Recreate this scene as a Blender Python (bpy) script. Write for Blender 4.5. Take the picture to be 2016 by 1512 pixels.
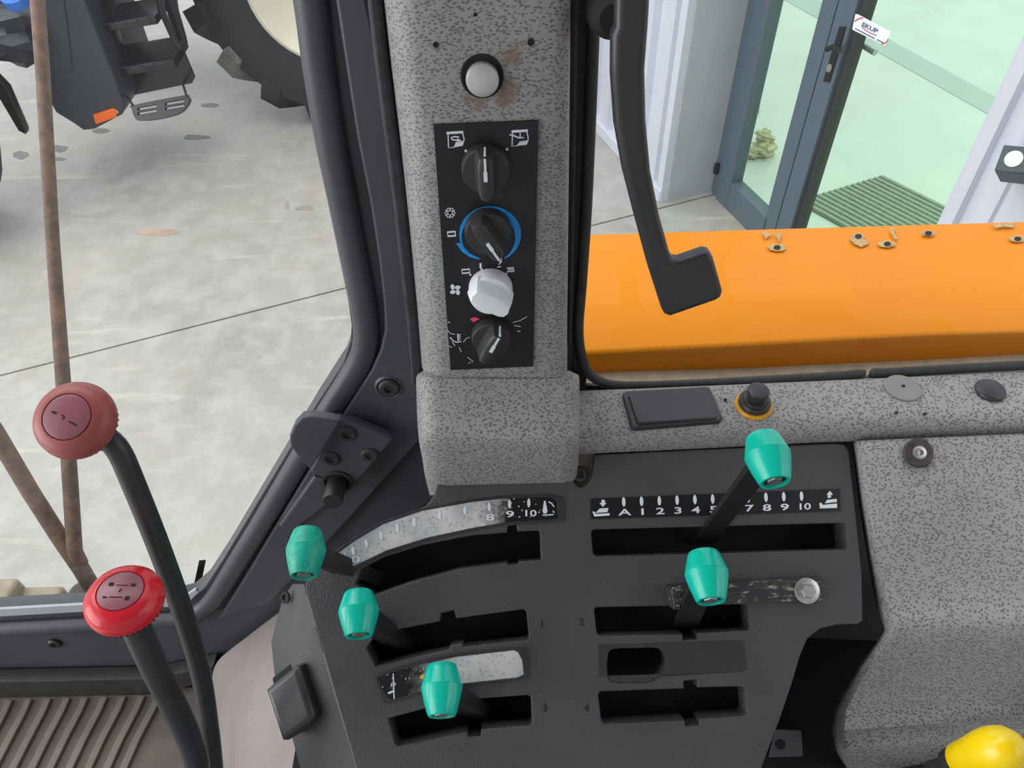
import bpy, bmesh, math, random
from mathutils import Vector as V, Matrix

for o in list(bpy.data.objects):
    bpy.data.objects.remove(o)
SC = bpy.context.scene
COL = SC.collection

# ------------------------------------------------------------------ camera
F = 1523.0
CAM = V((0, 0, 2.4))
RM = Matrix(((0.99966543, 0.02586547, 0.0),
             (-0.01885335, 0.72865636, -0.68461994),
             (-0.01770802, 0.68439089, 0.72890023)))
cd = bpy.data.cameras.new('camera')
cd.sensor_width = 36.0
cd.lens = 36.0 * F / 2016.0
cd.clip_start = 0.02
cam = bpy.data.objects.new('camera', cd)
COL.objects.link(cam)
cam.matrix_world = Matrix.Translation(CAM) @ RM.to_4x4()
SC.camera = cam

# ------------------------------------------------------------------ light
W = bpy.data.worlds.new('hall_daylight')
SC.world = W
W.use_nodes = True
bg = W.node_tree.nodes['Background']
bg.inputs[0].default_value = (0.93, 0.97, 1.0, 1)
bg.inputs[1].default_value = 1.0


def area(name, loc, target, sx, sy, power, col=(1, 1, 1)):
    l = bpy.data.lights.new(name, 'AREA')
    l.shape = 'RECTANGLE'
    l.size, l.size_y, l.energy, l.color = sx, sy, power, col
    o = bpy.data.objects.new(name, l)
    COL.objects.link(o)
    o.location = loc
    o.rotation_euler = (V(target) - V(loc)).to_track_quat('-Z', 'Y').to_euler()
    return o


# roof lights of the hall, seen from the cab only as soft daylight
area('hall_roof_light', (-3.5, 3.5, 7.5), (-2.0, 2.5, 0), 5, 7, 250, (1, 0.985, 0.95))
# added light for the cab interior, as from an unseen gate at left
area('added_gate_daylight', (-5.5, -1.6, 2.9), (0.0, .45, 1.9), 5, 4.4, 190, (0.97, 0.985, 1.0))
area('hall_roof_light', (3.5, -3.0, 7.0), (0, 0, 1.6), 6, 5, 100, (1, 0.985, 0.95))

SC.view_settings.view_transform = 'Standard'
SC.view_settings.look = 'None'
SC.view_settings.gamma = 1.0
SC.view_settings.use_curve_mapping = False
SC.view_settings.exposure = 0.42

# ------------------------------------------------------------------ pixels -> points on real planes


def ray(px, py):
    return RM @ V(((px - 1008) / F, -(py - 756) / F, -1.0))


def PY(px, py, y):
    r = ray(px, py)
    return CAM + r * (y / r.y)


def PZ(px, py, z):            # z relative to the camera
    r = ray(px, py)
    return CAM + r * (z / r.z)


def PG(px, py, z=0.0):        # z above the hall floor
    return PZ(px, py, z - CAM.z)


def PD(px, py, d):
    return CAM + ray(px, py) * d


class Fr:
    def __init__(s, o, u, v, rel=True):
        s.o = V(o) + (CAM if rel else V((0, 0, 0)))
        s.u = V(u).normalized()
        v = V(v)
        s.v = (v - s.u * v.dot(s.u)).normalized()
        s.n = s.u.cross(s.v)

    def pt(s, px, py, off=0.0):
        r = ray(px, py)
        t = ((s.o + s.n * off) - CAM).dot(s.n) / r.dot(s.n)
        return CAM + r * t

    def uv(s, px, py, off=0.0):
        p = s.pt(px, py, off) - s.o
        return (p.dot(s.u), p.dot(s.v))

    def w(s, u, v, n=0.0):
        return s.o + s.u * u + s.v * v + s.n * n


PIL = Fr((0, .5, -.267), (1, 0, 0), (0, .143, .99))
CON = Fr((0, .45, -.575), (1, 0, 0), (0, .819, .5735))
GLS = Fr((0, .48, -1.0), (1, 0, 0), (0, .124, .992))
WIN = Fr((0, .53, -.5), (1, 0, 0), (0, .124, .992))
SIL = Fr((0, .49, -.548), (1, 0, 0), (0, 1, 0))

# ------------------------------------------------------------------ materials


def lin(c):
    return tuple((x / 12.92 if x <= .04045 else ((x + .055) / 1.055) ** 2.4) for x in c)


def rgb(r, g, b):
    return lin((r / 255, g / 255, b / 255)) + (1,)


class NT:
    def __init__(s, name):
        s.m = bpy.data.materials.new(name)
        s.m.use_nodes = True
        s.t = s.m.node_tree
        s.b = s.t.nodes['Principled BSDF']
        s.out = s.t.nodes['Material Output']
        s._co = None

    def n(s, typ, **kw):
        nd = s.t.nodes.new(typ)
        for k, v in kw.items():
            setattr(nd, k, v)
        return nd

    def l(s, a, b):
        s.t.links.new(a, b)

    def co(s):
        if not s._co:
            s._co = s.n('ShaderNodeTexCoord').outputs['Object']
        return s._co

    def map(s, scale=(1, 1, 1), rot=(0, 0, 0), src=None):
        m = s.n('ShaderNodeMapping')
        m.inputs['Scale'].default_value = scale
        m.inputs['Rotation'].default_value = rot
        s.l(src or s.co(), m.inputs[0])
        return m.outputs[0]

    def noise(s, scale, detail=3, rough=.55, src=None):
        nd = s.n('ShaderNodeTexNoise')
        nd.inputs['Scale'].default_value = scale
        nd.inputs['Detail'].default_value = detail
        nd.inputs['Roughness'].default_value = rough
        s.l(src or s.co(), nd.inputs['Vector'])
        return nd.outputs[0]

    def vor(s, scale, src=None, feature='F1', out=0):
        nd = s.n('ShaderNodeTexVoronoi', feature=feature)
        nd.inputs['Scale'].default_value = scale
        s.l(src or s.co(), nd.inputs['Vector'])
        return nd.outputs[out]

    def ramp(s, fac, stops, interp='LINEAR'):
        r = s.n('ShaderNodeValToRGB')
        r.color_ramp.interpolation = interp
        el = r.color_ramp.elements
        while len(el) > 1:
            el.remove(el[0])
        el[0].position, el[0].color = stops[0][0], stops[0][1]
        for p, c in stops[1:]:
            e = el.new(p)
            e.color = c
        s.l(fac, r.inputs[0])
        return r.outputs[0]

    def mix(s, fac, a, b, mode='MIX'):
        m = s.n('ShaderNodeMix', data_type='RGBA', blend_type=mode)
        for i, x in ((0, fac), (6, a), (7, b)):
            if isinstance(x, (int, float, tuple)):
                m.inputs[i].default_value = x
            else:
                s.l(x, m.inputs[i])
        return m.outputs[2]

    def math(s, op, a, b=0.0):
        m = s.n('ShaderNodeMath', operation=op)
        for i, x in ((0, a), (1, b)):
            if isinstance(x, (int, float)):
                m.inputs[i].default_value = x
            else:
                s.l(x, m.inputs[i])
        return m.outputs[0]

    def bump(s, h, strength, dist=.001):
        b = s.n('ShaderNodeBump')
        b.inputs['Strength'].default_value = strength
        b.inputs['Distance'].default_value = dist
        s.l(h, b.inputs['Height'])
        s.l(b.outputs[0], s.b.inputs['Normal'])

    def base(s, c):
        if isinstance(c, tuple):
            s.b.inputs['Base Color'].default_value = c
        else:
            s.l(c, s.b.inputs['Base Color'])

    def set(s, rough=None, metal=None, spec=None, coat=None):
        for k, v in (('Roughness', rough), ('Metallic', metal), ('Specular IOR Level', spec), ('Coat Weight', coat)):
            if v is None:
                continue
            if isinstance(v, (int, float)):
                s.b.inputs[k].default_value = v
            else:
                s.l(v, s.b.inputs[k])
        return s


BW = (0, 0, 0, 1)
WH = (1, 1, 1, 1)


def plain(name, c, rough=.5, metal=0, var=.15, nscale=40, bscale=0, bstr=.2, bdist=.0005, spec=None, coat=None):
    t = NT(name)
    nz = t.noise(nscale, 4)
    lo = tuple(x * (1 - var) for x in c[:3]) + (1,)
    hi = tuple(min(1, x * (1 + var)) for x in c[:3]) + (1,)
    t.base(t.ramp(nz, [(.3, lo), (.7, hi)]))
    t.set(rough, metal, spec, coat)
    if bscale:
        t.bump(t.noise(bscale, 2), bstr, bdist)
    return t.m


def m_speckle(stains=()):
    t = NT('speckled_grey_vinyl')
    a = t.vor(1, t.map((330, 330, 620), (0, .75, .1)))
    b = t.vor(1, t.map((330, 330, 620), (.5, -.65, .2)))
    sel = t.ramp(t.noise(55, 2), [(.46, BW), (.54, WH)])
    d = t.mix(sel, a, b)
    big = t.noise(9, 3)
    th = t.ramp(d, [(.30, WH), (.50, BW)])
    basec = t.ramp(big, [(.3, rgb(146, 143, 142)), (.7, rgb(158, 156, 155))])
    c = t.mix(th, basec, rgb(100, 98, 100))
    for p, r in stains:
        vm = t.n('ShaderNodeVectorMath', operation='DISTANCE')
        t.l(t.co(), vm.inputs[0])
        vm.inputs[1].default_value = p
        dd = t.math('ADD', t.math('DIVIDE', vm.outputs['Value'], r), t.math('MULTIPLY', t.noise(120, 4, .7), .9))
        c = t.mix(t.ramp(dd, [(.6, (.7, .7, .7, 1)), (1.1, BW)]), c, rgb(122, 92, 70))
    t.base(c)
    t.set(.52)
    t.bump(d, .25, .0006)
    return t.m


def m_blackgrain():
    t = NT('grained_black_plastic')
    g = t.noise(1500, 2)
    v = t.vor(620)
    big = t.noise(12, 3)
    t.base(t.ramp(big, [(.3, rgb(60, 61, 63)), (.7, rgb(68, 69, 71))]))
    t.set(t.ramp(big, [(.3, (.42, .42, .42, 1)), (.7, (.55, .55, .55, 1))]))
    t.bump(t.math('ADD', g, v), .55, .0006)
    return t.m


def m_concrete():
    t = NT('polished_concrete')
    a = t.noise(1.1, 6, .6)
    b = t.noise(7, 8, .7)
    c = t.noise(38, 6, .75)
    base = t.ramp(a, [(.3, rgb(150, 146, 140)), (.5, rgb(164, 161, 155)), (.72, rgb(172, 165, 155))])
    base = t.mix(t.ramp(b, [(.42, BW), (.62, (.55, .55, .55, 1))]), base, rgb(186, 184, 179))
    base = t.mix(t.ramp(c, [(.5, BW), (.75, (.4, .4, .4, 1))]), base, rgb(155, 152, 147))
    # pale scuff lines and brownish dirt
    s = t.noise(1.0, 4, .6, t.map((1.2, 9, 1), (0, 0, .75)))
    base = t.mix(t.ramp(s, [(.6, BW), (.72, (.45, .45, .45, 1))]), base, rgb(216, 207, 190))
    d = t.noise(2.3, 5, .7, t.map((1, 1, 1), (0, 0, .3)))
    base = t.mix(t.ramp(d, [(.58, BW), (.75, (.5, .5, .5, 1))]), base, rgb(168, 154, 140))
    t.base(base)
    t.set(t.ramp(b, [(.3, (.28, .28, .28, 1)), (.7, (.42, .42, .42, 1))]))
    t.bump(c, .08, .002)
    return t.m


def m_glass(name, col, refl=.06, rough=0.0):
    t = NT(name)
    tr = t.n('ShaderNodeBsdfTransparent')
    tr.inputs[0].default_value = col
    gl = t.n('ShaderNodeBsdfGlossy')
    gl.inputs['Roughness'].default_value = rough
    lw = t.n('ShaderNodeLayerWeight')
    lw.inputs[0].default_value = .5
    fac = t.math('ADD', t.math('MULTIPLY', t.math('POWER', lw.outputs['Facing'], 5.0), .9), refl * .4)
    mx = t.n('ShaderNodeMixShader')
    t.l(fac, mx.inputs[0])
    t.l(tr.outputs[0], mx.inputs[1])
    t.l(gl.outputs[0], mx.inputs[2])
    t.l(mx.outputs[0], t.out.inputs[0])
    return t.m


def m_rust():
    t = NT('rusty_rod')
    n = t.noise(60, 6, .7)
    t.base(t.ramp(n, [(.3, rgb(96, 78, 70)), (.5, rgb(124, 100, 88)), (.7, rgb(150, 116, 92)), (.8, rgb(146, 136, 132))]))
    t.set(.75)
    t.bump(n, .3, .001)
    return t.m


def m_orange():
    t = NT('orange_paint')
    n = t.noise(4, 3)
    t.base(t.ramp(n, [(.3, rgb(230, 134, 0)), (.7, rgb(236, 142, 2))]))
    t.set(.3, spec=.22)
    return t.m


def m_glarestrip(name, x0, x1, flip=False):
    # black film with small bubbles; silver sky glare put into its colour along x
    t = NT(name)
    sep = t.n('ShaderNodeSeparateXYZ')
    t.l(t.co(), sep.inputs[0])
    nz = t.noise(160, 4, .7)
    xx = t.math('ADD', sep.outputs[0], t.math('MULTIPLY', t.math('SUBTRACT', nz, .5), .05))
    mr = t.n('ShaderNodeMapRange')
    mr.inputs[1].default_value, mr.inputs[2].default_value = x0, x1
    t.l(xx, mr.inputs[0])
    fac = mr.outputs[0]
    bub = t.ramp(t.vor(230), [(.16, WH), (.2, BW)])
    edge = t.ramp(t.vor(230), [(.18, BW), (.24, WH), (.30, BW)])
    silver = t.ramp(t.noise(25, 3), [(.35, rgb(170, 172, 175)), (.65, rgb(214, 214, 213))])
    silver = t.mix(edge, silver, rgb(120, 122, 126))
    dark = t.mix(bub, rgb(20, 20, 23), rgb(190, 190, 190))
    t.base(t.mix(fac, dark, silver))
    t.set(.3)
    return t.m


M = {}
M['speckle'] = m_speckle()
M['grain'] = m_blackgrain()
M['black'] = plain('satin_black_plastic', rgb(50, 50, 53), .36, bscale=900, bstr=.1)
M['frame'] = plain('dark_slate_frame_paint', rgb(72, 74, 79), .40, var=.12, nscale=14, bscale=300, bstr=.08)
M['rubber'] = plain('black_rubber', rgb(52, 51, 51), .6, var=.25, nscale=60, bscale=200, bstr=.15)
M['scuffed'] = plain('scuffed_black_rubber', rgb(40, 41, 45), .55, var=.5, nscale=120, bscale=400, bstr=.3)
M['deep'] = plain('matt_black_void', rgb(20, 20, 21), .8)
M['teal'] = plain('teal_green_plastic', rgb(0, 186, 162), .22, var=.05, nscale=25)
M['white'] = plain('white_plastic', rgb(232, 234, 236), .35, var=.03)
M['print'] = plain('white_print', rgb(225, 228, 232), .5, var=.03)
M['blue'] = plain('blue_print', rgb(14, 152, 240), .4, var=.04)
M['pink'] = plain('pink_print', rgb(232, 74, 118), .5, var=.03)
M['gold'] = plain('amber_print', rgb(238, 170, 70), .5, var=.03)
M['steel'] = plain('zinc_steel', rgb(190, 190, 188), .35, .9, var=.15, nscale=200)
M['darksteel'] = plain('dark_steel', rgb(74, 70, 68), .45, .6, var=.3, nscale=150)
M['concrete'] = m_concrete()
M['glass'] = m_glass('clear_cab_glass', (.97, .98, .98, 1))
M['greenglass'] = m_glass('green_tinted_glass', (.86, .98, .89, 1))
M['rust'] = m_rust()
M['orange'] = m_orange()
M['cream'] = plain('cream_paint', rgb(222, 216, 196), .35, var=.04, nscale=8)
M['beige'] = plain('dusty_beige_paint', rgb(176, 160, 138), .6, var=.15, nscale=60)
M['chip'] = plain('bare_primer', rgb(188, 160, 108), .7, var=.3, nscale=300)
M['tyre'] = plain('tyre_rubber', rgb(34, 36, 40), .45, var=.2, nscale=12)
M['dusty'] = plain('dusty_tyre_rubber', rgb(120, 120, 114), .8, var=.35, nscale=50)
M['gloss'] = plain('gloss_black_paint', rgb(24, 25, 28), .25, var=.1)
M['tank'] = plain('charcoal_tank_plastic', rgb(50, 54, 60), .42, var=.08, nscale=10)
M['reflector'] = plain('orange_reflector', rgb(252, 106, 18), .3, var=.06, nscale=300)
M['clad'] = plain('pale_cladding', rgb(206, 208, 219), .4, var=.03, nscale=5)
M['reveal'] = plain('grey_reveal_sheet', rgb(178, 182, 186), .4, var=.05, nscale=4)
M['alu'] = plain('slate_aluminium', rgb(84, 97, 108), .45, var=.05, nscale=20)
M['resin'] = plain('pale_resin_floor', rgb(226, 228, 220), .3, var=.06, nscale=2.5)
M['band'] = plain('grey_floor_band', rgb(196, 204, 200), .4, var=.03)
M['coir'] = plain('grey_green_mat', rgb(126, 134, 118), .95, var=.2, nscale=60, bscale=150, bstr=.6, bdist=.004)
M['coirlight'] = plain('pale_mat_rib', rgb(168, 174, 154), .95, var=.15, nscale=60, bscale=150, bstr=.6, bdist=.004)
M['matbase'] = plain('taupe_rubber_mat', rgb(104, 96, 90), .75, var=.15, nscale=25, bscale=600, bstr=.5)
M['matrib'] = plain('taupe_rubber_rib', rgb(120, 111, 104), .65, var=.12, nscale=25, bscale=600, bstr=.3)
M['tunnel'] = plain('mauve_grey_vinyl', rgb(138, 129, 126), .6, var=.12, nscale=14, bscale=700, bstr=.6, bdist=.0008)
M['red'] = plain('red_plastic', rgb(214, 38, 52), .22, var=.05, nscale=20)
M['wornred'] = plain('worn_red_plastic', rgb(160, 80, 76), .4, var=.14, nscale=60, bscale=700, bstr=.15)
M['cap'] = plain('pink_grey_clear_cap', rgb(150, 92, 104), .3, var=.08)
M['wornteal'] = plain('scuffed_teal_plastic', rgb(16, 166, 142), .4, var=.3, nscale=170)
M['wornsteel'] = None
M['yellow'] = plain('yellow_plastic', rgb(240, 204, 12), .25, var=.06, nscale=15)
M['ochre'] = plain('ochre_plastic', rgb(214, 152, 24), .4, var=.12, nscale=50)
M['grey'] = plain('mid_grey_plastic', rgb(134, 134, 132), .5, var=.06)
M['button'] = plain('silver_button', rgb(196, 194, 192), .3, .4, var=.1, nscale=80)
M['tag'] = plain('white_tag', rgb(238, 240, 244), .4, var=.02)
M['tagblue'] = plain('navy_print', rgb(70, 84, 130), .5)
M['tagred'] = plain('red_print', rgb(196, 70, 84), .5)
M['paper'] = plain('crumpled_pale_paper', rgb(206, 198, 160), .8, var=.3, nscale=25)
M['bluecap'] = plain('blue_cap', rgb(48, 112, 205), .4, var=.05)
M['stain'] = plain('rust_red_stain', rgb(182, 156, 136), .5, var=.15, nscale=12)
M['wet'] = plain('damp_concrete', rgb(118, 118, 116), .5, var=.12, nscale=12)
M['dirt'] = plain('dusty_dirt', rgb(158, 148, 134), .6, var=.12, nscale=12)
M['bulb'] = plain('white_lens', rgb(236, 238, 240), .3, var=.03)
M['lampbody'] = plain('anthracite_lamp', rgb(60, 68, 74), .5)
M['arm'] = plain('matt_black_lever_arm', rgb(32, 32, 34), .5, var=.1)
M['backwall'] = plain('grey_hall_wall', rgb(150, 152, 154), .6, var=.06, nscale=2)
M['knobgrey'] = plain('charcoal_knob_plastic', rgb(52, 51, 52), .42, var=.06)
M['panel'] = plain('gloss_black_panel', rgb(19, 20, 24), .38, var=.1)


def m_wornsteel():
    t = NT('chipped_black_steel')
    n = t.noise(1, 6, .75, t.map((90, 260, 260)))
    t.base(t.ramp(n, [(.5, rgb(40, 41, 46)), (.56, rgb(70, 69, 68)), (.62, rgb(158, 152, 140))]))
    t.set(.45)
    return t.m


M['wornsteel'] = m_wornsteel()


def m_stainrust():
    t = NT('brown_rust_stain')
    n = t.noise(90, 5, .7)
    t.base(t.ramp(n, [(.3, rgb(112, 92, 80)), (.7, rgb(134, 122, 114))]))
    t.set(.6)
    return t.m


M['ruststain'] = m_stainrust()

# ------------------------------------------------------------------ mesh helpers
ORG = {}


def thing(name, label, cat, loc, group=None, kind=None):
    o = bpy.data.objects.new(name, None)
    COL.objects.link(o)
    o.empty_display_size = .02
    o.location = loc
    ORG[o.name] = V(loc)
    if label:
        o['label'] = label
    if cat:
        o['category'] = cat
    if group:
        o['group'] = group
    if kind:
        o['kind'] = kind
    return o


def mk(name, vf, mat, parent=None, smooth=35, label=None, cat=None, group=None, kind=None, bevel=0, solid=0, sub=0):
    verts, faces = vf
    verts = [V(v) for v in verts]
    if parent is not None:
        O = ORG[parent.name]
    else:
        xs = [v.x for v in verts]
        ys = [v.y for v in verts]
        zs = [v.z for v in verts]
        O = V(((min(xs) + max(xs)) / 2, (min(ys) + max(ys)) / 2, min(zs)))
    me = bpy.data.meshes.new(name)
    me.from_pydata([v - O for v in verts], [], faces)
    bm = bmesh.new()
    bm.from_mesh(me)
    bmesh.ops.recalc_face_normals(bm, faces=bm.faces)
    bm.to_mesh(me)
    bm.free()
    if smooth:
        for p in me.polygons:
            p.use_smooth = True
        me.set_sharp_from_angle(angle=math.radians(smooth))
    me.materials.append(mat)
    o = bpy.data.objects.new(name, me)
    COL.objects.link(o)
    if parent is not None:
        o.parent = parent
    else:
        o.location = O
    ORG[o.name] = O
    if solid:
        md = o.modifiers.new('thickness', 'SOLIDIFY')
        md.thickness = abs(solid)
        md.offset = -1 if solid > 0 else 1
    if bevel:
        md = o.modifiers.new('bevel', 'BEVEL')
        md.width = bevel
        md.segments = 2
        md.limit_method = 'ANGLE'
    if sub:
        md = o.modifiers.new('sub', 'SUBSURF')
        md.levels = md.render_levels = sub
    for k, v in (('label', label), ('category', cat), ('group', group), ('kind', kind)):
        if v:
            o[k] = v
    return o


def join(*vfs):
    vs, fs = [], []
    for v, f in vfs:
        b = len(vs)
        vs += list(v)
        fs += [tuple(i + b for i in q) for q in f]
    return vs, fs


def plate_uv(fr, loops, th, bev=0.0, off=0.0):
    """solid plate in frame fr; loops of (u,v), first outer then holes; top face at n=off"""
    cu = bpy.data.curves.new('t', 'CURVE')
    cu.dimensions = '2D'
    cu.fill_mode = 'BOTH'
    for L in loops:
        sp = cu.splines.new('POLY')
        sp.points.add(len(L) - 1)
        for p, q in zip(sp.points, L):
            p.co = (q[0], q[1], 0, 1)
        sp.use_cyclic_u = True
    cu.extrude = max(th / 2 - bev, 1e-5)
    if bev:
        cu.bevel_depth = bev
        cu.bevel_resolution = 4 if bev > .003 else 1
        cu.offset = -bev
    ob = bpy.data.objects.new('t', cu)
    me = bpy.data.meshes.new_from_object(ob)
    vs = [fr.w(v.co.x, v.co.y, v.co.z + off - th / 2) for v in me.vertices]
    fs = [tuple(p.vertices) for p in me.polygons]
    bpy.data.objects.remove(ob)
    bpy.data.curves.remove(cu)
    bpy.data.meshes.remove(me)
    return vs, fs


def plate(fr, loops, th, bev=0.0, off=0.0):
    return plate_uv(fr, [[fr.uv(x, y, off) for x, y in L] for L in loops], th, bev, off)


def smoothpath(pts, n=4, closed=False):
    """Catmull-Rom"""
    pts = [V(p) for p in pts]
    out = []
    N = len(pts)
    rng = range(N) if closed else range(N - 1)
    for i in rng:
        p1, p2 = pts[i], pts[(i + 1) % N]
        p0 = pts[i - 1] if (closed or i > 0) else p1 * 2 - p2
        p3 = pts[(i + 2) % N] if (closed or i + 2 < N) else p2 * 2 - p1
        for k in range(n):
            t = k / n
            out.append(.5 * (2 * p1 + (p2 - p0) * t + (2 * p0 - 5 * p1 + 4 * p2 - p3) * t * t + (3 * p1 - p0 - 3 * p2 + p3) * t ** 3))
    if not closed:
        out.append(pts[-1])
    return out


def spx(pts, n=4, closed=True):
    return [(p.x, p.y) for p in smoothpath([(x, y, 0) for x, y in pts], n, closed)]


def tube(path, rad, seg=12, flat=None):
    """tube along path; rad number or list; flat=(normal, factor) squashes along normal"""
    path = [V(p) for p in path]
    vs, fs = [], []
    N = len(path)
    ref = None
    for i, p in enumerate(path):
        t = (path[min(i + 1, N - 1)] - path[max(i - 1, 0)]).normalized()
        if ref is None:
            ref = t.orthogonal().normalized()
        if flat:
            a = (flat[0] - t * flat[0].dot(t)).normalized()
        else:
            a = (ref - t * ref.dot(t)).normalized()
        ref = a
        b = t.cross(a)
        r = rad[i] if isinstance(rad, (list, tuple)) else rad
        k = flat[1] if flat else 1.0
        for j in range(seg):
            an = 2 * math.pi * j / seg
            vs.append(p + a * (r * k * math.cos(an)) + b * (r * math.sin(an)))
    for i in range(N - 1):
        for j in range(seg):
            k = (j + 1) % seg
            fs.append((i * seg + j, i * seg + k, (i + 1) * seg + k, (i + 1) * seg + j))
    fs.append(tuple(range(seg)))
    fs.append(tuple(range((N - 1) * seg, N * seg)))
    return vs, fs


def lathe(prof, o, axis, seg=32, ell=None, cap=True):
    """prof list of (r,h) along axis from o"""
    axis = V(axis).normalized()
    a = axis.orthogonal().normalized()
    b = axis.cross(a)
    o = V(o)
    vs, fs = [], []
    for r, h in prof:
        for j in range(seg):
            an = 2 * math.pi * j / seg
            vs.append(o + axis * h + (a * math.cos(an) + b * math.sin(an)) * max(r, 1e-5))
    n = len(prof)
    for i in range(n - 1):
        for j in range(seg):
            k = (j + 1) % seg
            fs.append((i * seg + j, i * seg + k, (i + 1) * seg + k, (i + 1) * seg + j))
    if cap:
        fs.append(tuple(range(seg)))
        fs.append(tuple(range((n - 1) * seg, n * seg)))
    return vs, fs


def grid(rows, closed=False):
    vs, fs = [], []
    m = len(rows[0])
    for r in rows:
        vs += [V(p) for p in r]
    for i in range(len(rows) - 1):
        for j in range(m - (0 if closed else 1)):
            k = (j + 1) % m
            fs.append((i * m + j, i * m + k, (i + 1) * m + k, (i + 1) * m + j))
    return vs, fs


def box(c, ax, half):
    """box at centre c, axes list of 3 vectors, half sizes"""
    c = V(c)
    ax = [V(a).normalized() for a in ax]
    vs = []
    for sx in (-1, 1):
        for sy in (-1, 1):
            for sz in (-1, 1):
                vs.append(c + ax[0] * (sx * half[0]) + ax[1] * (sy * half[1]) + ax[2] * (sz * half[2]))
    fs = [(0, 1, 3, 2), (4, 6, 7, 5), (0, 4, 5, 1), (2, 3, 7, 6), (0, 2, 6, 4), (1, 5, 7, 3)]
    return vs, fs


XYZ = [V((1, 0, 0)), V((0, 1, 0)), V((0, 0, 1))]


def stroke(fr, pts, wpx, off, th=.0004, closed=False):
    """flat printed stroke through px points, width in px"""
    P = [V((x, y)) for x, y in pts]
    L, Rr = [], []
    N = len(P)
    for i in range(N):
        a = P[i - 1] if (i > 0 or closed) else P[i]
        b = P[(i + 1) % N] if (i < N - 1 or closed) else P[i]
        t = (b - a)
        t = t.normalized() if t.length else V((1, 0))
        nn = V((-t.y, t.x)) * (wpx / 2)
        L.append(P[i] + nn)
        Rr.append(P[i] - nn)
    vs, fs = [], []
    for l, r in zip(L, Rr):
        vs += [fr.pt(l.x, l.y, off), fr.pt(r.x, r.y, off)]
    rng = range(N) if closed else range(N - 1)
    for i in rng:
        k = (i + 1) % N
        fs.append((2 * i, 2 * i + 1, 2 * k + 1, 2 * k))
    return vs, fs


def poly(fr, pts, off):
    return [fr.pt(x, y, off) for x, y in pts], [tuple(range(len(pts)))]


def disc(fr, px, py, rx, ry, off, n=20, rot=0):
    c, s = math.cos(rot), math.sin(rot)
    return poly(fr, [(px + rx * math.cos(a) * c - ry * math.sin(a) * s, py + rx * math.cos(a) * s + ry * math.sin(a) * c)
                     for a in [2 * math.pi * i / n for i in range(n)]], off)


def text(fr, s, px, py, hpx, off, xs=1.0, ang=0.0):
    """text centred at px,py, cap height in px, as flat print in plane fr"""
    cu = bpy.data.curves.new('t', 'FONT')
    cu.body = s
    cu.align_x = 'CENTER'
    cu.align_y = 'CENTER'
    cu.resolution_u = 3
    cu.offset = .018
    ob = bpy.data.objects.new('t', cu)
    me = bpy.data.meshes.new_from_object(ob)
    k = hpx / .73
    ca, sa = math.cos(ang), math.sin(ang)
    vs = []
    for v in me.vertices:
        x, y = v.co.x * k * xs, -v.co.y * k
        vs.append(fr.pt(px + x * ca - y * sa, py + x * sa + y * ca, off))
    fs = [tuple(p.vertices) for p in me.polygons]
    bpy.data.objects.remove(ob)
    bpy.data.curves.remove(cu)
    bpy.data.meshes.remove(me)
    return vs, fs


def rrect(x0, y0, x1, y1, r, n=3):
    out = []
    for cx, cy, a0 in ((x1 - r, y1 - r, 0), (x0 + r, y1 - r, 90), (x0 + r, y0 + r, 180), (x1 - r, y0 + r, 270)):
        for k in range(n + 1):
            a = math.radians(a0 + 90 * k / n)
            out.append((cx + r * math.cos(a), cy + r * math.sin(a)))
    return out


def screw(fr, px, py, r, off, mat, name='screw', parent=None, hexn=6, h=.002):
    c = fr.pt(px, py, off)
    o = mk(name, lathe([(r, 0), (r, h * .5), (r * .8, h), (r * .45, h), (r * .42, h * .35), (0, h * .35)], c, fr.n, 20), mat, parent)
    return o


# =================================================================== SETTING: the hall outside
JD = V((.937, .349, 0))                       # direction of the floor joint
JN = V((-.349, .937, 0))
J0 = PG(345, 652)
fl = thing('floor', None, None, (0, 3, -.02), kind='structure')
mk('slab_bed', join(box(J0 + V((0, 0, -.06)), [JD, JN, XYZ[2]], (14, 14, .03))), M['deep'], fl)
for sgn, wd in ((-1, 10), (1, 10)):
    c = J0 + JN * (sgn * (wd / 2 + .006)) + V((0, 0, -.015))
    mk('slab', box(c, [JD, JN, XYZ[2]], (14, wd / 2, .015)), M['concrete'], fl, smooth=0)

wb = thing('wall_back', None, None, (0, -4.5, 0), kind='structure')  # unseen hall wall, added to cut the light from behind the cab
mk('wall_panel', box((0, -4.6, 3.2), XYZ, (12, .08, 3.2)), M['backwall'], wb)

# building wall with glazed entrance, seen through the right cab window
Wd = V((.33, -.944, 0)).normalized()
Nn = V((.944, .33, 0)).normalized()
Cn = V((.866, 3.593, 0))
Dn = Cn + Nn * .267
WAL = Fr(Cn, Wd, (0, 0, 1), rel=False)
DOR = Fr(Dn, Wd, (0, 0, 1), rel=False)


def corrug(u0, u1, pitch, depth, z0, z1, fr, top=.45, start=0.0):
    prof = []
    u = u0
    prof.append((u, 0))
    u += start
    while u < u1:
        for du, d in ((0, 0), (.08, depth), (.08 + top, depth), (.16 + top, 0)):
            prof.append((u + du * pitch, d))
        u += pitch
    rows = [[fr.w(a, z, d) for a, d in prof] for z in (z0, z1)]
    return grid(rows)


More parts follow.
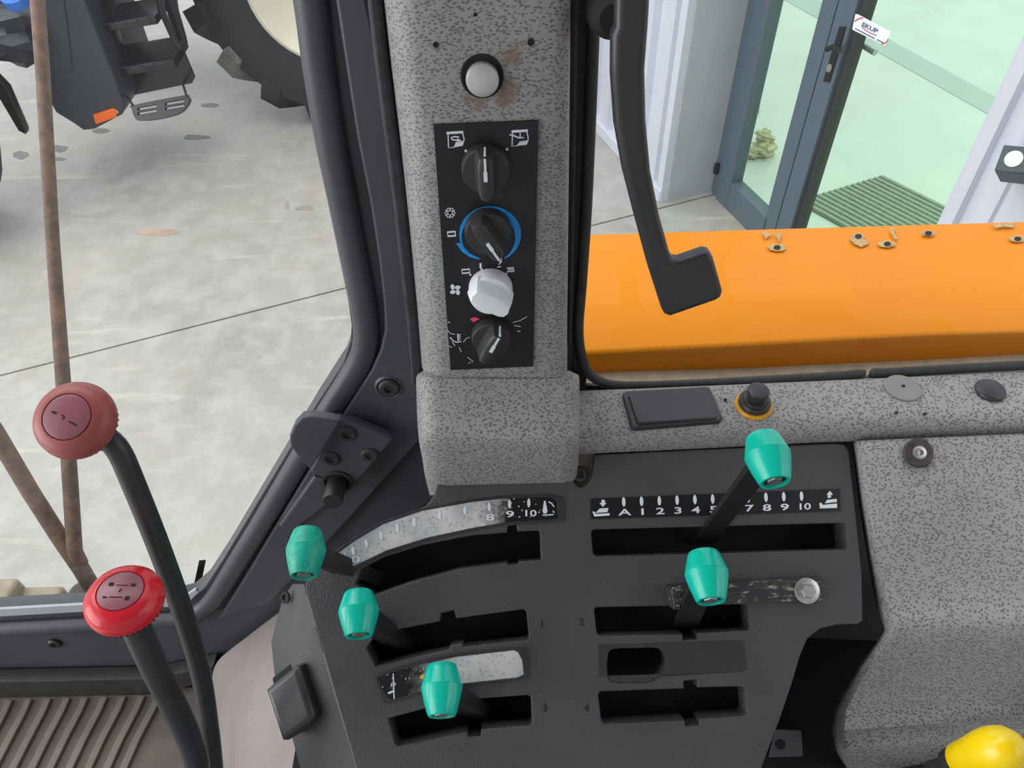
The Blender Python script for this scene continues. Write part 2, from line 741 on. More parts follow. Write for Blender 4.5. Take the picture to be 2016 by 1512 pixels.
wl = thing('wall_left', None, None, Cn, kind='structure')
mk('cladding', corrug(-4.0, -.02, .20, .035, .07, 4.6, WAL, .4), M['clad'], wl, smooth=0, solid=.004)
mk('base_flashing', box(WAL.w(-2.0, .035, .02), [Wd, XYZ[2], WAL.n], (2.0, .035, .03)), M['clad'], wl, bevel=.004)
mk('corner_trim', box(WAL.w(-.022, 2.3, .005), [Wd, XYZ[2], WAL.n], (.028, 2.3, .038)), M['clad'], wl, bevel=.004)
mk('reveal_panel', box(WAL.w(.008, 2.3, -.135), [Wd, XYZ[2], WAL.n], (.006, 2.3, .14)), M['reveal'], wl)
ur = WAL.uv(1848, 430)[0]
wr = thing('wall_right', None, None, WAL.w(ur, 0), kind='structure')
prof = [(0, -.28), (0, -.02), (.004, -.004), (.02, .004), (.055, .004), (.062, -.018), (.125, -.018), (.135, .006), (.165, .006),
        (.17, -.006), (.18, -.006), (.186, .006), (.29, .006), (.32, -.028), (.42, -.028), (.45, .006), (.56, .006), (.59, -.028), (1.6, -.028)]
mk('cladding', grid([[WAL.w(ur + a, z, d) for a, d in prof] for z in (0, 4.6)]), M['clad'], wr, smooth=0, solid=.003)

# inner floor behind the glass
fi = thing('floor', None, None, DOR.w(1.5, 0, -2), kind='structure')
mk('resin_floor', box(DOR.w(0, .002, -5.0), [Wd, XYZ[2], DOR.n], (5.2, .004, 4.98)), M['resin'], fi)
bp = [PG(*q, .007) for q in ((1440, -60), (1545, 0), (1760, 120), (1945, 225), (2100, 312), (2140, 290), (1985, 205), (1800, 105), (1610, 0), (1500, -60))]
mk('floor_band', (bp + [p + V((0, 0, .002)) for p in bp], [tuple(range(10)), tuple(range(10, 20))] + [(i, (i + 1) % 10, 10 + (i + 1) % 10, 10 + i) for i in range(10)]), M['band'], fi, smooth=0)

# glazed door
dr = thing('door_1', None, None, Dn, kind='structure')
U = lambda x, y: DOR.uv(x, y)[0]
uj0, uj1 = U(1464, 0), U(1482, 180)
um0, um1 = U(1568, 211), U(1628, 223)
ug = (um0 + um1) / 2 - .005
ZT = 2.3


def bar(name, u0, u1, z0, z1, d0, d1, mat, parent, bev=.003):
    return mk(name, box(DOR.w((u0 + u1) / 2, (z0 + z1) / 2, (d0 + d1) / 2), [Wd, XYZ[2], DOR.n], (abs(u1 - u0) / 2, abs(z1 - z0) / 2, abs(d1 - d0) / 2)), mat, parent, bevel=bev)


bar('frame_jamb', uj0, uj0 + (uj1 - uj0) * .48, 0, ZT, -.06, .0, M['alu'], dr)
bar('sidelight_stile', uj0 + (uj1 - uj0) * .5, uj1, .0, ZT, -.06, .012, M['alu'], dr)
bar('bottom_rail', uj1 - .01, um0 + .02, 0, .155, -.06, .012, M['alu'], dr)
bar('sidelight_stile', um0, ug - .004, 0, ZT, -.06, .012, M['alu'], dr)
bar('mullion_gap', ug - .005, ug + .005, 0, ZT, -.05, .002, M['rubber'], dr, 0)
bar('door_stile', ug + .004, um1, 0, ZT, -.06, .014, M['alu'], dr)
bar('door_edge', um1, um1 + .025, 0, ZT, -.06, -.005, M['rubber'], dr)
bar('top_rail', uj0, ur, ZT, ZT + .12, -.06, .012, M['alu'], dr)
bar('bottom_rail', um1, ur + .06, 0, .12, -.06, .012, M['alu'], dr)
bar('pane', uj1 - .01, um0 + .01, .14, ZT + .02, -.032, -.022, M['greenglass'], dr, 0)
bar('pane', um1, ur + .06, .10, ZT + .02, -.032, -.022, M['greenglass'], dr, 0)
# lock plate, lever and cylinder
ue, ze = DOR.uv(1640, 105, .014)
es = mk('lock_plate', plate(DOR, [[(1652, 52), (1664, 53), (1632, 162), (1620, 160)]], .006, .001, .02), M['deep'], dr)
mk('keyhole', disc(DOR, 1632, 134, 5, 9, .022, rot=.3), M['steel'], es, smooth=0)
mk('lever', tube([DOR.pt(1650, 98, .02), DOR.pt(1651, 100, .06), DOR.pt(1640, 92, .065), DOR.pt(1628, 97, .065)], .011, 10), M['deep'], es)
mk('inner_lever', tube([DOR.pt(1672, 76, -.07), DOR.pt(1690, 84, -.085), DOR.pt(1723, 104, -.085)], .012, 10), M['steel'], dr)
mk('bottom_hinge', box(DOR.pt(1411, 332, .01), [Wd, XYZ[2], DOR.n], (.012, .03, .012)), M['deep'], dr, bevel=.003)

# tag on the door
tg = mk('door_tag', plate(DOR, [[(1684, 28), (1688, 28), (1752, 62), (1752, 66), (1744, 88), (1741, 89), (1679, 59), (1678, 56)]], .002, 0, .022), M['tag'],
        label='white paper tag with red and blue print hung above the door handle', cat='tag')
mk('logo_print', join(text(DOR, 'SKUP', 1712, 55, 9, .0235, 1.2, .47)), M['tagblue'], tg, smooth=0)
mk('small_print', join(stroke(DOR, [(1683, 56), (1722, 76)], 2.0, .0235), stroke(DOR, [(1726, 78), (1740, 85)], 2.0, .0235)), M['tagblue'], tg, smooth=0)
mk('red_arcs', join(stroke(DOR, [(1697, 48), (1697, 53), (1703, 59), (1713, 65), (1726, 70)], 1.7, .0235),
                    stroke(DOR, [(1682, 42), (1690, 37), (1699, 35)], 2.2, .0235), stroke(DOR, [(1735, 87), (1744, 84), (1749, 77)], 2.2, .0235)), M['tagred'], tg, smooth=0)

# wall lamp
lc = WAL.pt(1998, 318, .09)
lp = thing('wall_lamp', 'small dark cube wall lamp with round white lens on pale cladding', 'lamp', lc)
la = ((CAM - lc).normalized() + V((-.15, .25, .25))).normalized()
lx = (Wd - la * Wd.dot(la)).normalized()
lx = (lx + la.cross(lx) * .55).normalized()
ly = la.cross(lx)
mk('lamp_body', box(lc - la * .03, [lx, ly, la], (.036, .036, .05)), M['lampbody'], lp, bevel=.003)
mk('lens', lathe([(.022, 0), (.022, .003), (.018, .004), (0, .004)], lc + la * .02, la, 24), M['bulb'], lp)
mk('mount', box(lc - WAL.n * .065, [Wd, XYZ[2], WAL.n], (.022, .025, .03)), M['lampbody'], lp)

# entrance mat behind the glass
q = [PG(1738, 347, .01), PG(1856, 405, .01), PG(1820, 520, .01), PG(1545, 470, .01), PG(1592, 391, .01)]
me_ = thing('door_mat', 'ribbed grey green entrance mat lying behind the glass door', 'mat', (q[0] + q[2]) / 2)
m0, m1, m3 = PG(1592, 391, .012), PG(1738, 347, .012), PG(1856, 405, .012)
eu = (m1 - m0)
ev = (m3 - m1)
m0 = m0 - eu * .15
eu = eu * 1.15
NR = 15
mk('mat_base', ([m0, m0 + eu, m0 + eu + ev * 1.5, m0 + ev * 1.5, m0 + V((0, 0, .006)), m0 + eu + V((0, 0, .006)), m0 + eu + ev * 1.5 + V((0, 0, .006)), m0 + ev * 1.5 + V((0, 0, .006))],
                [(0, 1, 2, 3), (4, 5, 6, 7), (0, 1, 5, 4), (1, 2, 6, 5), (2, 3, 7, 6), (3, 0, 4, 7)]), M['coir'], me_, smooth=0)
for i in range(NR):
    f = (i + .25) / NR
    a = m0 + eu * f
    b = a + eu * (.45 / NR)
    z6, z9 = V((0, 0, .006)), V((0, 0, .012))
    e = ev * 1.5
    mk('mat_rib', ([a + z6, b + z6, b + e + z6, a + e + z6, a + z9, b + z9, b + e + z9, a + e + z9],
                   [(0, 1, 2, 3), (4, 5, 6, 7), (0, 1, 5, 4), (1, 2, 6, 5), (2, 3, 7, 6), (3, 0, 4, 7)]), M['coirlight'], me_, smooth=0)

# crumpled bundle and leaf behind the sidelight
random.seed(4)


def lump(c, r, seed, n=12, flat=.7):
    rd = random.Random(seed)
    vs, fs = [], []
    ph = [rd.uniform(0, 6) for _ in range(9)]
    for i in range(n + 1):
        th = math.pi * i / n
        for j in range(n):
            p = 2 * math.pi * j / n
            d = V((math.sin(th) * math.cos(p), math.sin(th) * math.sin(p), math.cos(th)))
            k = 1 + .28 * math.sin(5 * d.x + ph[0]) * math.sin(6 * d.y + ph[1]) + .2 * math.sin(9 * d.z + ph[2] + 4 * d.x)
            vs.append(V(c) + V((d.x, d.y, d.z * flat)) * (r * k))
    for i in range(n):
        for j in range(n):
            k = (j + 1) % n
            fs.append((i * n + j, i * n + k, (i + 1) * n + k, (i + 1) * n + j))
    return vs, fs


bc = PG(1488, 300, 0)
bn = thing('crumpled_bundle', 'crumpled pale yellowish paper bundle on the floor behind the narrow pane', 'bundle', bc)
for i, (x, y, z, r) in enumerate(((1502, 304, .04, .062), (1494, 300, .11, .042), (1476, 310, .03, .04), (1508, 298, .08, .034))):
    mk('crumple', lump(PG(x, y, .007) + V((0, 0, z)), r, i), M['paper'], bn)
c = PG(1479, 217, .012)
mk('dry_leaf', grid([[c + V((a * .05, b * .03, .01 * a * a + .012 * math.sin(3 * b)))for a in (-1, -.5, 0, .5, 1)] for b in (-1 + 1e-3, -.5, 0, .5, 1)]), M['paper'],
   label='small yellow dry leaf on the pale floor beside the dark jamb', cat='leaf', solid=.002)

# ------------------------------------------------------------------ the tractor standing outside (upper left)
ty = 4.48
tr = thing('tractor', 'dark tractor with cream wheel rim and black access ladder standing on concrete', 'tractor', (-1.6, 4.7, 0))
TF = Fr((0, 3.95, 0), (1, 0, 0), (0, 0, 1))
# wheel
wc = V((-.97, ty + .27, .835))
ay = V((0, 1, 0))
prof_t = [(.39, -.25), (.43, -.27), (.56, -.285), (.67, -.27), (.745, -.235), (.77, -.15), (.775, 0), (.77, .15), (.745, .235), (.67, .27), (.43, .27), (.39, .25)]
wh = mk('rear_tyre', lathe(prof_t, wc, ay, 64, cap=False), M['tyre'], tr)
for s in (-1, 1):
    for i in range(17):
        a = 2 * math.pi * (i + (.5 if s > 0 else 0)) / 17
        pts_o, rows = [], []
        for k in range(7):
            t = k / 6
            aa = a + s * 0 + .30 * t
            yy = s * (.265 - .255 * t) if s < 0 else s * (.265 - .255 * t)
            ri = .755 if k > 0 else .60
            ro = .835 if k > 0 else .72
            wdt = .075 - .02 * t
            d1 = V((math.cos(aa - wdt), 0, math.sin(aa - wdt)))
            d2 = V((math.cos(aa + wdt), 0, math.sin(aa + wdt)))
            y1 = V((0, yy, 0))
            rows.append([wc + y1 + d1 * ri, wc + y1 + d1 * ro, wc + y1 + d2 * ro, wc + y1 + d2 * ri])
        vs, fs = grid(rows, closed=True)
        fs += [(0, 1, 2, 3), (24, 25, 26, 27)]
        mk('lug', (vs, fs), M['tyre'] if (i * 7 + (s > 0) * 3) % 5 else M['dusty'], wh, smooth=0)
mk('rim', lathe([(.43, -.255), (.435, -.275), (.415, -.285), (.395, -.27), (.33, -.2), (.25, -.17), (.2, -.16), (.12, -.2), (0, -.2)], wc, ay, 48, cap=False), M['cream'], wh)
# tank
tank = [(30, -120), (60, 0), (76, 95), (92, 190), (110, 222), (146, 244), (164, 257), (185, 255), (240, 226), (245, 206), (239, 190), (166, 0), (128, -120)]
tk = mk('side_tank', plate(TF, [tank], .55, .010, 0), M['tank'], tr)
mk('tank_panel', plate(TF, [[(78, -60), (118, -60), (142, 130), (140, 142), (98, 142), (92, 135)]], .012, .005, .008), M['tank'], tk)
rf = mk('reflector', plate(TF, [[(183, 227), (221, 215), (229, 219), (229, 231), (191, 245), (187, 243)]], .02, .004, .015), M['reflector'], tk)
mk('tank_bolt', lathe([(.012, 0), (.012, .008), (.006, .01)], TF.pt(230, 219, 0), TF.n, 12), M['steel'], tk)
# ladder
LF = Fr((0, 4.1, 0), (1, 0, 0), (0, 0, 1))
mk('ladder_side', plate(LF, [[(150, -120), (190, -120), (246, 150), (246, 178), (232, 184), (215, 150)]], .06, .004, 0), M['gloss'], tr)
mk('ladder_rail', tube([LF.pt(290, -120, .1), LF.pt(318, 20, .1), LF.pt(345, 80, .1), LF.pt(352, 92, .05)], .018, 10), M['gloss'], tr)
mk('ladder_rail', tube([LF.pt(318, -120, .02), LF.pt(340, 20, .02), LF.pt(356, 75, .0)], .03, 10), M['gloss'], tr)
mk('mud_flap', plate(LF, [[(236, 180), (215, 95), (335, 75), (358, 90), (384, 152), (378, 164), (262, 188), (245, 189)]], .012, .003, -.06), M['gloss'], tr)
for (x0, x1, y0, y1) in ((190, 306, 36, 62), (222, 342, 122, 148)):
    st = mk('ladder_tread', plate(LF, [[(x0, y0 + 12), (x1, y0 - 6), (x1 + 4, y1 - 14), (x0 + 6, y1 + 4)]], .26, .006, .06), M['gloss'], tr)
    for k in range(4):
        xx = x0 + 10 + k * (x1 - x0 - 20) / 4
        mk('tread_slot', plate(LF, [[(xx, y0 + 12 - k * 3), (xx + 18, y0 + 9 - k * 3), (xx + 20, y0 + 12 - k * 3), (xx + 2, y0 + 15 - k * 3)]], .006, 0, .064), M['tank'], st)
# hanging bottom step
sp_ = [(258, 212), (262, 207), (358, 188), (370, 190), (374, 200), (366, 214), (350, 226), (310, 236), (280, 238), (266, 234)]
hole = lambda x, y, k: [(x, y), (x + 36, y - 6 * k), (x + 36, y - 6 * k + 4), (x, y + 4)]
HF = Fr((0, 4.15, 0), (1, 0, 0), (0, .5, 1))
hs = mk('hanging_step', plate(HF, [spx(sp_, 2), hole(272, 213, 1), hole(272, 222, 1), hole(326, 203, 1), hole(326, 212, 1)], .02, .003, 0), M['gloss'], tr)
for a, b in (((249, 188), (262, 208)), ((360, 165), (368, 190))):
    mk('step_rod', tube([LF.pt(*a, -.05), HF.pt(*b, 0)], .006, 6), M['gloss'], tr)
mk('bumper_shoe', plate(LF, [[(-60, 60), (-10, 150), (14, 175), (50, 258), (50, 265), (36, 258), (-40, 130)]], .05, .006, .3), M['gloss'], tr)
mk('underside_pod', lump(LF.pt(15, 40, .1), .20, 3, 16, .8), M['tank'], tr)
mk('blue_cap', lathe([(.055, 0), (.06, .02), (.06, .05), (.045, .06), (0, .06)], LF.pt(37, 6, .3), (0, -.4, 1), 20), M['bluecap'], tr)
mk('chassis', box((-1.7, 5.2, .95), XYZ, (1.6, .35, .25)), M['gloss'], tr, bevel=.02)
# the wheel cut by the left edge of the picture
wc2 = V((-3.07, 3.55, .60))
w2 = mk('front_tyre', lathe([(.3, -.2), (.42, -.22), (.5, -.2), (.56, -.12), (.57, 0), (.56, .12), (.5, .2), (.42, .22), (.3, .2)], wc2, V((.25, 1, 0)), 48, cap=False), M['tyre'], tr)

# marks lying on the floor
mk('tape_strip', plate_uv(Fr(PG(391, 1140, .0), PG(398, 1112) - PG(386, 1170), (1, 0, 0), rel=False), [rrect(-.075, -.012, .075, .012, .002)], .003, 0, .003), M['frame'],
   label='short dark strip of tape on the concrete beside the lower glass corner', cat='tape')
random.seed(9)
for sx, sy, rx, ry, mm in ((310, 457, 44, 8, 'stain'), (415, 207, 20, 5, 'wet'), (118, 292, 18, 7, 'wet'), (200, 258, 17, 6, 'wet'), (385, 270, 28, 5, 'wet'), (40, 305, 16, 8, 'wet'), (600, 410, 18, 5, 'dirt'), (565, 405, 5, 8, 'dirt'), (110, 313, 22, 4, 'wet')):
    pts = [PG(sx + rx * math.cos(a) * random.uniform(.75, 1.15), sy + ry * math.sin(a) * random.uniform(.7, 1.15), .001) for a in [k * math.pi / 12 for k in range(24)]]
    pts = smoothpath(pts[::2], 3, True)
    mk('floor_stain', (pts, [tuple(range(len(pts)))]), M[mm], fl, smooth=0)

# =================================================================== SETTING: the cab
zc = CAM.z
# cab roof and floor pan (roof keeps the sky out, as in the cab)
mk('ceiling', box((0.1, -.25, zc + .42), XYZ, (.95, .85, .03)), M['speckle'], kind='structure')
cf = thing('floor', None, None, (-.2, 0, zc - 1.14), kind='structure')
mk('floor_pan', box((0, -.12, zc - 1.125), XYZ, (.9, .59, .012)), M['frame'], cf)

# --- front side window: frame plate with the glass opening
glass_px = [(555, -170), (583, 0), (597, 130), (620, 270), (645, 400), (668, 510), (685, 590), (692, 640), (690, 672), (675, 715), (620, 800), (560, 900), (500, 1000),
            (440, 1100), (402, 1158), (372, 1184), (335, 1193), (0, 1212), (-330, 1230), (-420, 1180), (-420, -170)]
w1 = thing('window_1', None, None, GLS.w(-.25, -.15), kind='structure')
mk('frame_plate', plate(GLS, [[(-520, 1352), (425, 1335), (700, 1280), (960, 1050), (960, -260), (-520, -260)], glass_px], .03, .001, 0), M['frame'], w1, smooth=20)
mk('pane', plate(GLS, [[(540, -200), (600, 0), (720, 600), (720, 690), (420, 1190), (340, 1230), (-400, 1250), (-450, -200)]], .005, 0, -.02), M['glass'], w1, smooth=0)
path = [(583, -170), (612, 0), (628, 130), (652, 280), (676, 400), (698, 510), (714, 590), (721, 640), (718, 684), (700, 728), (645, 814), (585, 914), (525, 1014), (463, 1114),
        (423, 1176), (388, 1206), (340, 1218), (0, 1238), (-330, 1256)]
mk('seal', tube([GLS.pt(x, y, .004) for x, y in spx(path, 3, False)], .0125, 14, (GLS.n, .8)), M['frame'], w1)
mk('glass_lip', plate(GLS, [[(-330, 1219), (0, 1200), (335, 1181), (365, 1174), (385, 1160), (390, 1166), (372, 1186), (335, 1195), (0, 1214), (-330, 1232)]], .004, .0005, .006), M['reveal'], w1)
band2 = [(628, -170), (660, 0), (680, 130), (702, 270), (728, 400), (745, 510), (755, 600), (757, 650), (748, 690), (730, 730), (660, 840), (585, 965), (480, 1140), (430, 1220),
         (530, 1190), (700, 1010), (842, 850), (838, 640), (800, 400), (752, 130), (722, 0), (705, -170)]
mk('inner_flange', plate(GLS, [band2], .012, .0025, .012), M['frame'], w1)
strip3 = [(700, -170), (735, -170), (752, 0), (766, 130), (802, 400), (826, 640), (834, 738), (811, 766), (800, 640), (772, 400), (736, 130), (721, 0)]
mk('rubber_strip', plate(GLS, [strip3], .05, .004, .045), M['scuffed'], w1)
screw(GLS, 766, 762, .0105, .012, M['rubber'], 'flange_bolt', w1, h=.004)
mk('bolt_collar', lathe([(.0105, 0), (.0125, .002), (.0145, 0)], GLS.pt(766, 762, .012), GLS.n, 24), M['frame'], w1)
for x, y in ((512, 1119), (283, 1326), (108, 1266)):
    screw(GLS, x, y, .009, .001, M['darksteel'], 'frame_screw', w1, h=.004)
sillp = [(-520, 1352), (300, 1336), (420, 1310), (425, 1340), (300, 1368), (-520, 1385)]
mk('sill_strip', plate(GLS, [sillp], .02, .002, .022), M['rubber'], w1)

# latch bracket
lb = thing('latch_bracket', 'black folded latch bracket with three screws on the window frame corner', 'bracket', GLS.pt(680, 960, .02))
mk('bracket_plate', plate(GLS, [[(663, 826), (700, 835), (768, 862), (772, 868), (722, 930), (700, 952), (676, 950), (640, 942), (616, 934), (611, 926)]], .012, .0025, .03), M['frame'], lb)
FL2 = Fr(GLS.pt(640, 880, .033) - CAM, GLS.pt(611, 924, .033) - GLS.pt(664, 840, .033), GLS.n.cross(GLS.pt(611, 924, .033) - GLS.pt(664, 840, .033)) + GLS.n * .012)
FL2 = Fr(GLS.pt(640, 880, .033) - CAM, (1, 0, 0), (0, .05, 1))
mk('bracket_flap', plate(FL2, [[(666, 838), (668, 829), (612, 820), (594, 823), (580, 838), (570, 860), (571, 876), (578, 888), (609, 924), (613, 922)]], .01, .002, .012), M['frame'], lb)
for x, y in ((684, 854), (652, 902), (728, 895)):
    screw(GLS, x, y, .0095, .03, M['rubber'], 'screw', lb, h=.003)
mk('lower_arm', plate(GLS, [[(618, 938), (640, 944), (668, 950), (700, 955), (575, 1048), (556, 1046), (548, 1036)]], .02, .004, .02), M['frame'], lb)
mk('plug_hole', lathe([(.0155, 0), (.0165, .002), (.0135, .002), (.0135, 0)], GLS.pt(664, 948, .03), GLS.n, 24), M['rubber'], lb)
mk('plug', lathe([(.0105, 0), (.0105, .026), (.0095, .03), (0, .03)], GLS.pt(664, 950, .028), GLS.n + V((0, 0, .1)), 24), M['black'], lb)

# --- pillar
pl = thing('trim_1', None, None, PIL.w(0, -.25), kind='structure')
st_ = [(tuple(PIL.pt(x, y) - ORG[pl.name]), r) for x, y, r in ((1002, 178, .018), (985, 196, .013), (945, 200, .014), (1008, 110, .016), (858, 92, .007), (918, 195, .010))]
M['speckle_stained'] = m_speckle(st_)
rows = []
for py, L, R in ((-180, 728, 1126), (0, 750, 1124), (130, 765, 1123), (300, 786, 1121), (480, 806, 1119), (640, 822, 1117), (760, 832, 1116)):
    uL, v = PIL.uv(L, py, -.03)
    uR, v2 = PIL.uv(R, py, -.008)
    v = PIL.uv(950, py)[1]
    row = [PIL.w(uL, v, -.09), PIL.w(uL, v, -.045)]
    for k in range(1, 6):
        a = math.pi / 2 * k / 5
        row.append(PIL.w(uL + .026 * (1 - math.cos(a)), v, -.045 + .045 * math.sin(a)))
    for k in range(1, 5):
        row.append(PIL.w(uL + .026 + (uR - .012 - uL - .026) * k / 4, v, 0))
    for k in range(1, 4):
        a = math.pi / 2 * k / 3
        row.append(PIL.w(uR - .012 + .012 * math.sin(a), v, -.012 * (1 - math.cos(a))))
    row.append(PIL.w(uR, v, -.09))
    rows.append(row)
mk('pillar_cover', grid(rows), M['speckle_stained'], pl, smooth=50)
for x, y, r in ((858, 88, .0013), (1045, 83, .0016), (936, 29, .0008)):
    mk('screw_hole', lathe([(r * 1.5, 0), (r * 1.3, .0004), (r, .0004), (r * .9, .0001), (0, .0001)], PIL.pt(x, y, 0), PIL.n, 14), M['deep'], pl)

rows = []
for py, L, R, y in ((730, 832, 1122, .478), (738, 821, 1139, .472), (746, 819, 1141, .466), (775, 820, 1141, .458), (815, 821, 1141, .446), (836, 822, 1141, .438), (848, 823, 1141, .433), (858, 824, 1141, .4295), (870, 825, 1141, .4275),
                    (886, 828, 1140, .4265), (900, 831, 1139, .4265), (935, 836, 1139, .4265), (975, 846, 1139, .428)):
    row = [PY(L, py, y + .1), PY(L, py, y + .02)]
    row += [PY(L + 6, py, y + .007), PY(L + 18, py, y + .0015), PY(L + 40, py, y)]
    for k in range(1, 6):
        row.append(PY(L + 40 + (R - 30 - L - 40) * k / 6, py, y))
    row += [PY(R - 30, py, y), PY(R - 12, py, y + .0015), PY(R - 4, py, y + .006), PY(R, py, y + .018), PY(R, py, y + .1)]
    rows.append(row)
mk('pillar_foot', grid(rows), M['speckle'], pl, smooth=60)

# --- round button on the pillar
bt = thing('push_button', 'round silver push button in a black socket high on the pillar', 'button', PIL.pt(949, 153))
mk('socket', lathe([(.0135, -.004), (.0145, .0004), (.0142, .0012), (.0128, .0012), (.0122, -.003)], PIL.pt(949, 150), PIL.n, 32), M['deep'], bt)
mk('socket_floor', lathe([(.0135, 0), (.0135, .0008), (0, .0008)], PIL.pt(949, 150), PIL.n, 32), M['deep'], bt)
mk('button_cap', lathe([(.0112, 0), (.0112, .004), (.0108, .0052), (.009, .006), (0, .0066)], PIL.pt(950, 154), PIL.n, 32), M['button'], bt)

# --- right side window
w2_ = thing('window_2', None, None, WIN.w(.35, -.1), kind='structure')
mk('frame_strip', plate(WIN, [[(1108, -180), (1178, -180), (1172, 0), (1166, 200), (1158, 400), (1148, 560), (1141, 640), (1145, 692), (1160, 730), (1150, 775), (1108, 775)]], .03, .003, 0), M['rubber'], w2_)
mk('frame_strip', plate(WIN, [[(1122, -180), (1144, -180), (1130, 560), (1124, 740), (1116, 740), (1118, 560)]], .012, .003, .012), M['scuffed'], w2_)
mk('pane', plate(WIN, [[(1140, -200), (1125, 780), (2900, 705), (2900, -260)]], .005, 0, -.012), M['glass'], w2_, smooth=0)
pth = [(1176, -180), (1170, 0), (1163, 200), (1155, 400), (1145, 560), (1139, 640), (1143, 690), (1156, 730), (1184, 752), (1235, 760), (1370, 756), (1500, 749), (1640, 741), (1692, 736), (1704, 729)]
pp = [WIN.pt(x, y, .003) for x, y in spx(pth, 3, False)]
mk('seal', tube(pp, [.0048] * (len(pp) - 3) + [.004, .0026, .0008], 12), M['rubber'], w2_)
pth = [(1712, 744), (1722, 734), (1740, 734), (1860, 727), (2016, 719), (2300, 705), (2900, 674)]
pp = [WIN.pt(x, y, .003) for x, y in spx(pth, 3, False)]
mk('seal', tube(pp, [.001, .003, .0042] + [.0048] * (len(pp) - 3), 12), M['rubber'], w2_)
mk('gap_filler', plate(WIN, [[(1140, 758), (1235, 763), (1700, 744), (2900, 680), (2900, 740), (1140, 790)]], .004, 0, -.004), M['rubber'], w2_)

# --- sill below the window
tr2 = thing('trim_2', None, None, SIL.w(.3, 0, -.03), kind='structure')
cols = [1128, 1142, 1160, 1250, 1416, 1600, 1800, 2016, 2300, 2900]


def ip(tab, x):
    for (a, va), (b, vb) in zip(tab, tab[1:]):
        if x <= b:
            return va + (vb - va) * (x - a) / (b - a)
    (a, va), (b, vb) = tab[-2], tab[-1]
    return va + (vb - va) * (x - a) / (b - a)


tb = [(1100, 774), (1170, 771), (1235, 769), (1500, 758), (1700, 748), (2016, 731), (2300, 717)]
tlip = [(1100, 868), (1160, 862), (1416, 845), (2016, 823), (2300, 812)]
tbot = [(1100, 895), (1416, 881), (1672, 867), (2016, 856), (2300, 846)]
rows = []
lip = [PZ(x, ip(tlip, x), -.553) for x in cols]
rows.append([PZ(x, ip(tb, x) - 3, -.556) for x in cols])
rows.append([PZ(x, ip(tb, x), -.549) for x in cols])
rows.append([PZ(x, (ip(tb, x) + ip(tlip, x)) / 2, -.548) for x in cols])
rows.append([PZ(x, ip(tlip, x) - 22, -.548) for x in cols])
rows.append([PZ(x, ip(tlip, x) - 9, -.5495) for x in cols])
rows.append([PZ(x, ip(tlip, x), -.553) for x in cols])
rows.append([PY(x, ip(tlip, x) + 8, l.y - .0025) for x, l in zip(cols, lip)])
rows.append([PY(x, ip(tbot, x), l.y - .0035) for x, l in zip(cols, lip)])
rows.append([PY(x, ip(tbot, x) + 4, l.y + .02) for x, l in zip(cols, lip)])
mk('sill_cover', grid(rows), M['speckle'], tr2, smooth=60)
for x, y in ((1765, 812), (1821, 815), (1428, 787)):
    mk('pin_hole', disc(SIL, x, y, 4, 3, .0008, 10), M['deep'], tr2, smooth=0)

# things on the sill
bk = thing('blanking_cover', 'rectangular black blanking cover set in the speckled window sill', 'cover', SIL.pt(1325, 800))
mk('bezel', plate(SIL, [[(1226, 774), (1232, 769), (1392, 760), (1400, 765), (1423, 820), (1418, 828), (1250, 842), (1242, 838)]], .006, .0018, .004), M['black'], bk)
mk('lid', plate(SIL, [[(1238, 778), (1388, 769), (1412, 820), (1408, 823), (1258, 833), (1254, 830)]], .004, .0014, .0065), M['black'], bk)
kn = thing('pull_knob', 'black mushroom pull knob with ochre ring on the window sill', 'knob', SIL.pt(1484, 797))
ko = SIL.pt(1483, 799)
kax = V((0, -.05, 1))
mk('ochre_ring', lathe([(.0172, 0), (.0176, .002), (.0165, .004), (.012, .004)], ko, kax, 36), M['ochre'], kn)
mk('collar', lathe([(.0148, .003), (.0148, .007), (.0135, .009), (.0118, .009), (.011, .012), (.008, .0125)], ko, kax, 36), M['black'], kn)
mk('knob_head', lathe([(.0085, .008), (.0088, .016), (.0098, .017), (.0102, .0215), (.0095, .0232), (.006, .0242), (0, .0245)], ko, kax, 36), M['black'], kn)
gd = thing('round_plug', 'flat grey round plug with a pinhole on the sill', 'plug', SIL.pt(1778, 764))
mk('plug_disc', lathe([(.0168, 0), (.0168, .0014), (.016, .002), (0, .0022)], SIL.pt(1777, 765), XYZ[2], 36), M['grey'], gd)
mk('pinhole', lathe([(.0018, 0), (.0018, .0025), (0, .0026)], SIL.pt(1777, 763), XYZ[2], 12), M['deep'], gd)
mk('dome_grommet', lathe([(.0132, 0), (.0138, .002), (.0128, .0042), (.0115, .005), (0, .0056)], SIL.pt(1948, 771), XYZ[2], 36), M['black'],
   label='small domed black cap at the right end of the sill', cat='grommet')

# --- orange mudguard outside
fd = thing('mudguard', 'glossy orange tractor mudguard with bare drilled holes outside the window', 'mudguard', PZ(1580, 560, -.9))
colsf = [1120, 1160, 1300, 1446, 1600, 1816, 2016, 2300, 2900]
tfar = [(1100, 466), (1150, 463), (1500, 452), (2016, 437), (2300, 428)]
tnear = [(1100, 700), (1158, 693), (1430, 679), (1816, 658), (2016, 652), (2300, 640)]
tface = [(1100, 735), (1182, 731), (1446, 724), (1816, 707), (2016, 696), (2300, 680)]
rows = []
zf = -.62
far = [PZ(x, ip(tfar, x), zf) for x in colsf]
rows.append([p + V((0, .05, -.25)) for p in far])
rows.append([p + V((0, .012, -.02)) for p in far])
rows.append(far)
rows.append([PZ(x, (ip(tfar, x) + ip(tnear, x)) / 2, zf + .004) for x in colsf])
rows.append([PZ(x, ip(tnear, x) - 6, zf) for x in colsf])
near = [PZ(x, ip(tnear, x), zf - .002) for x in colsf]
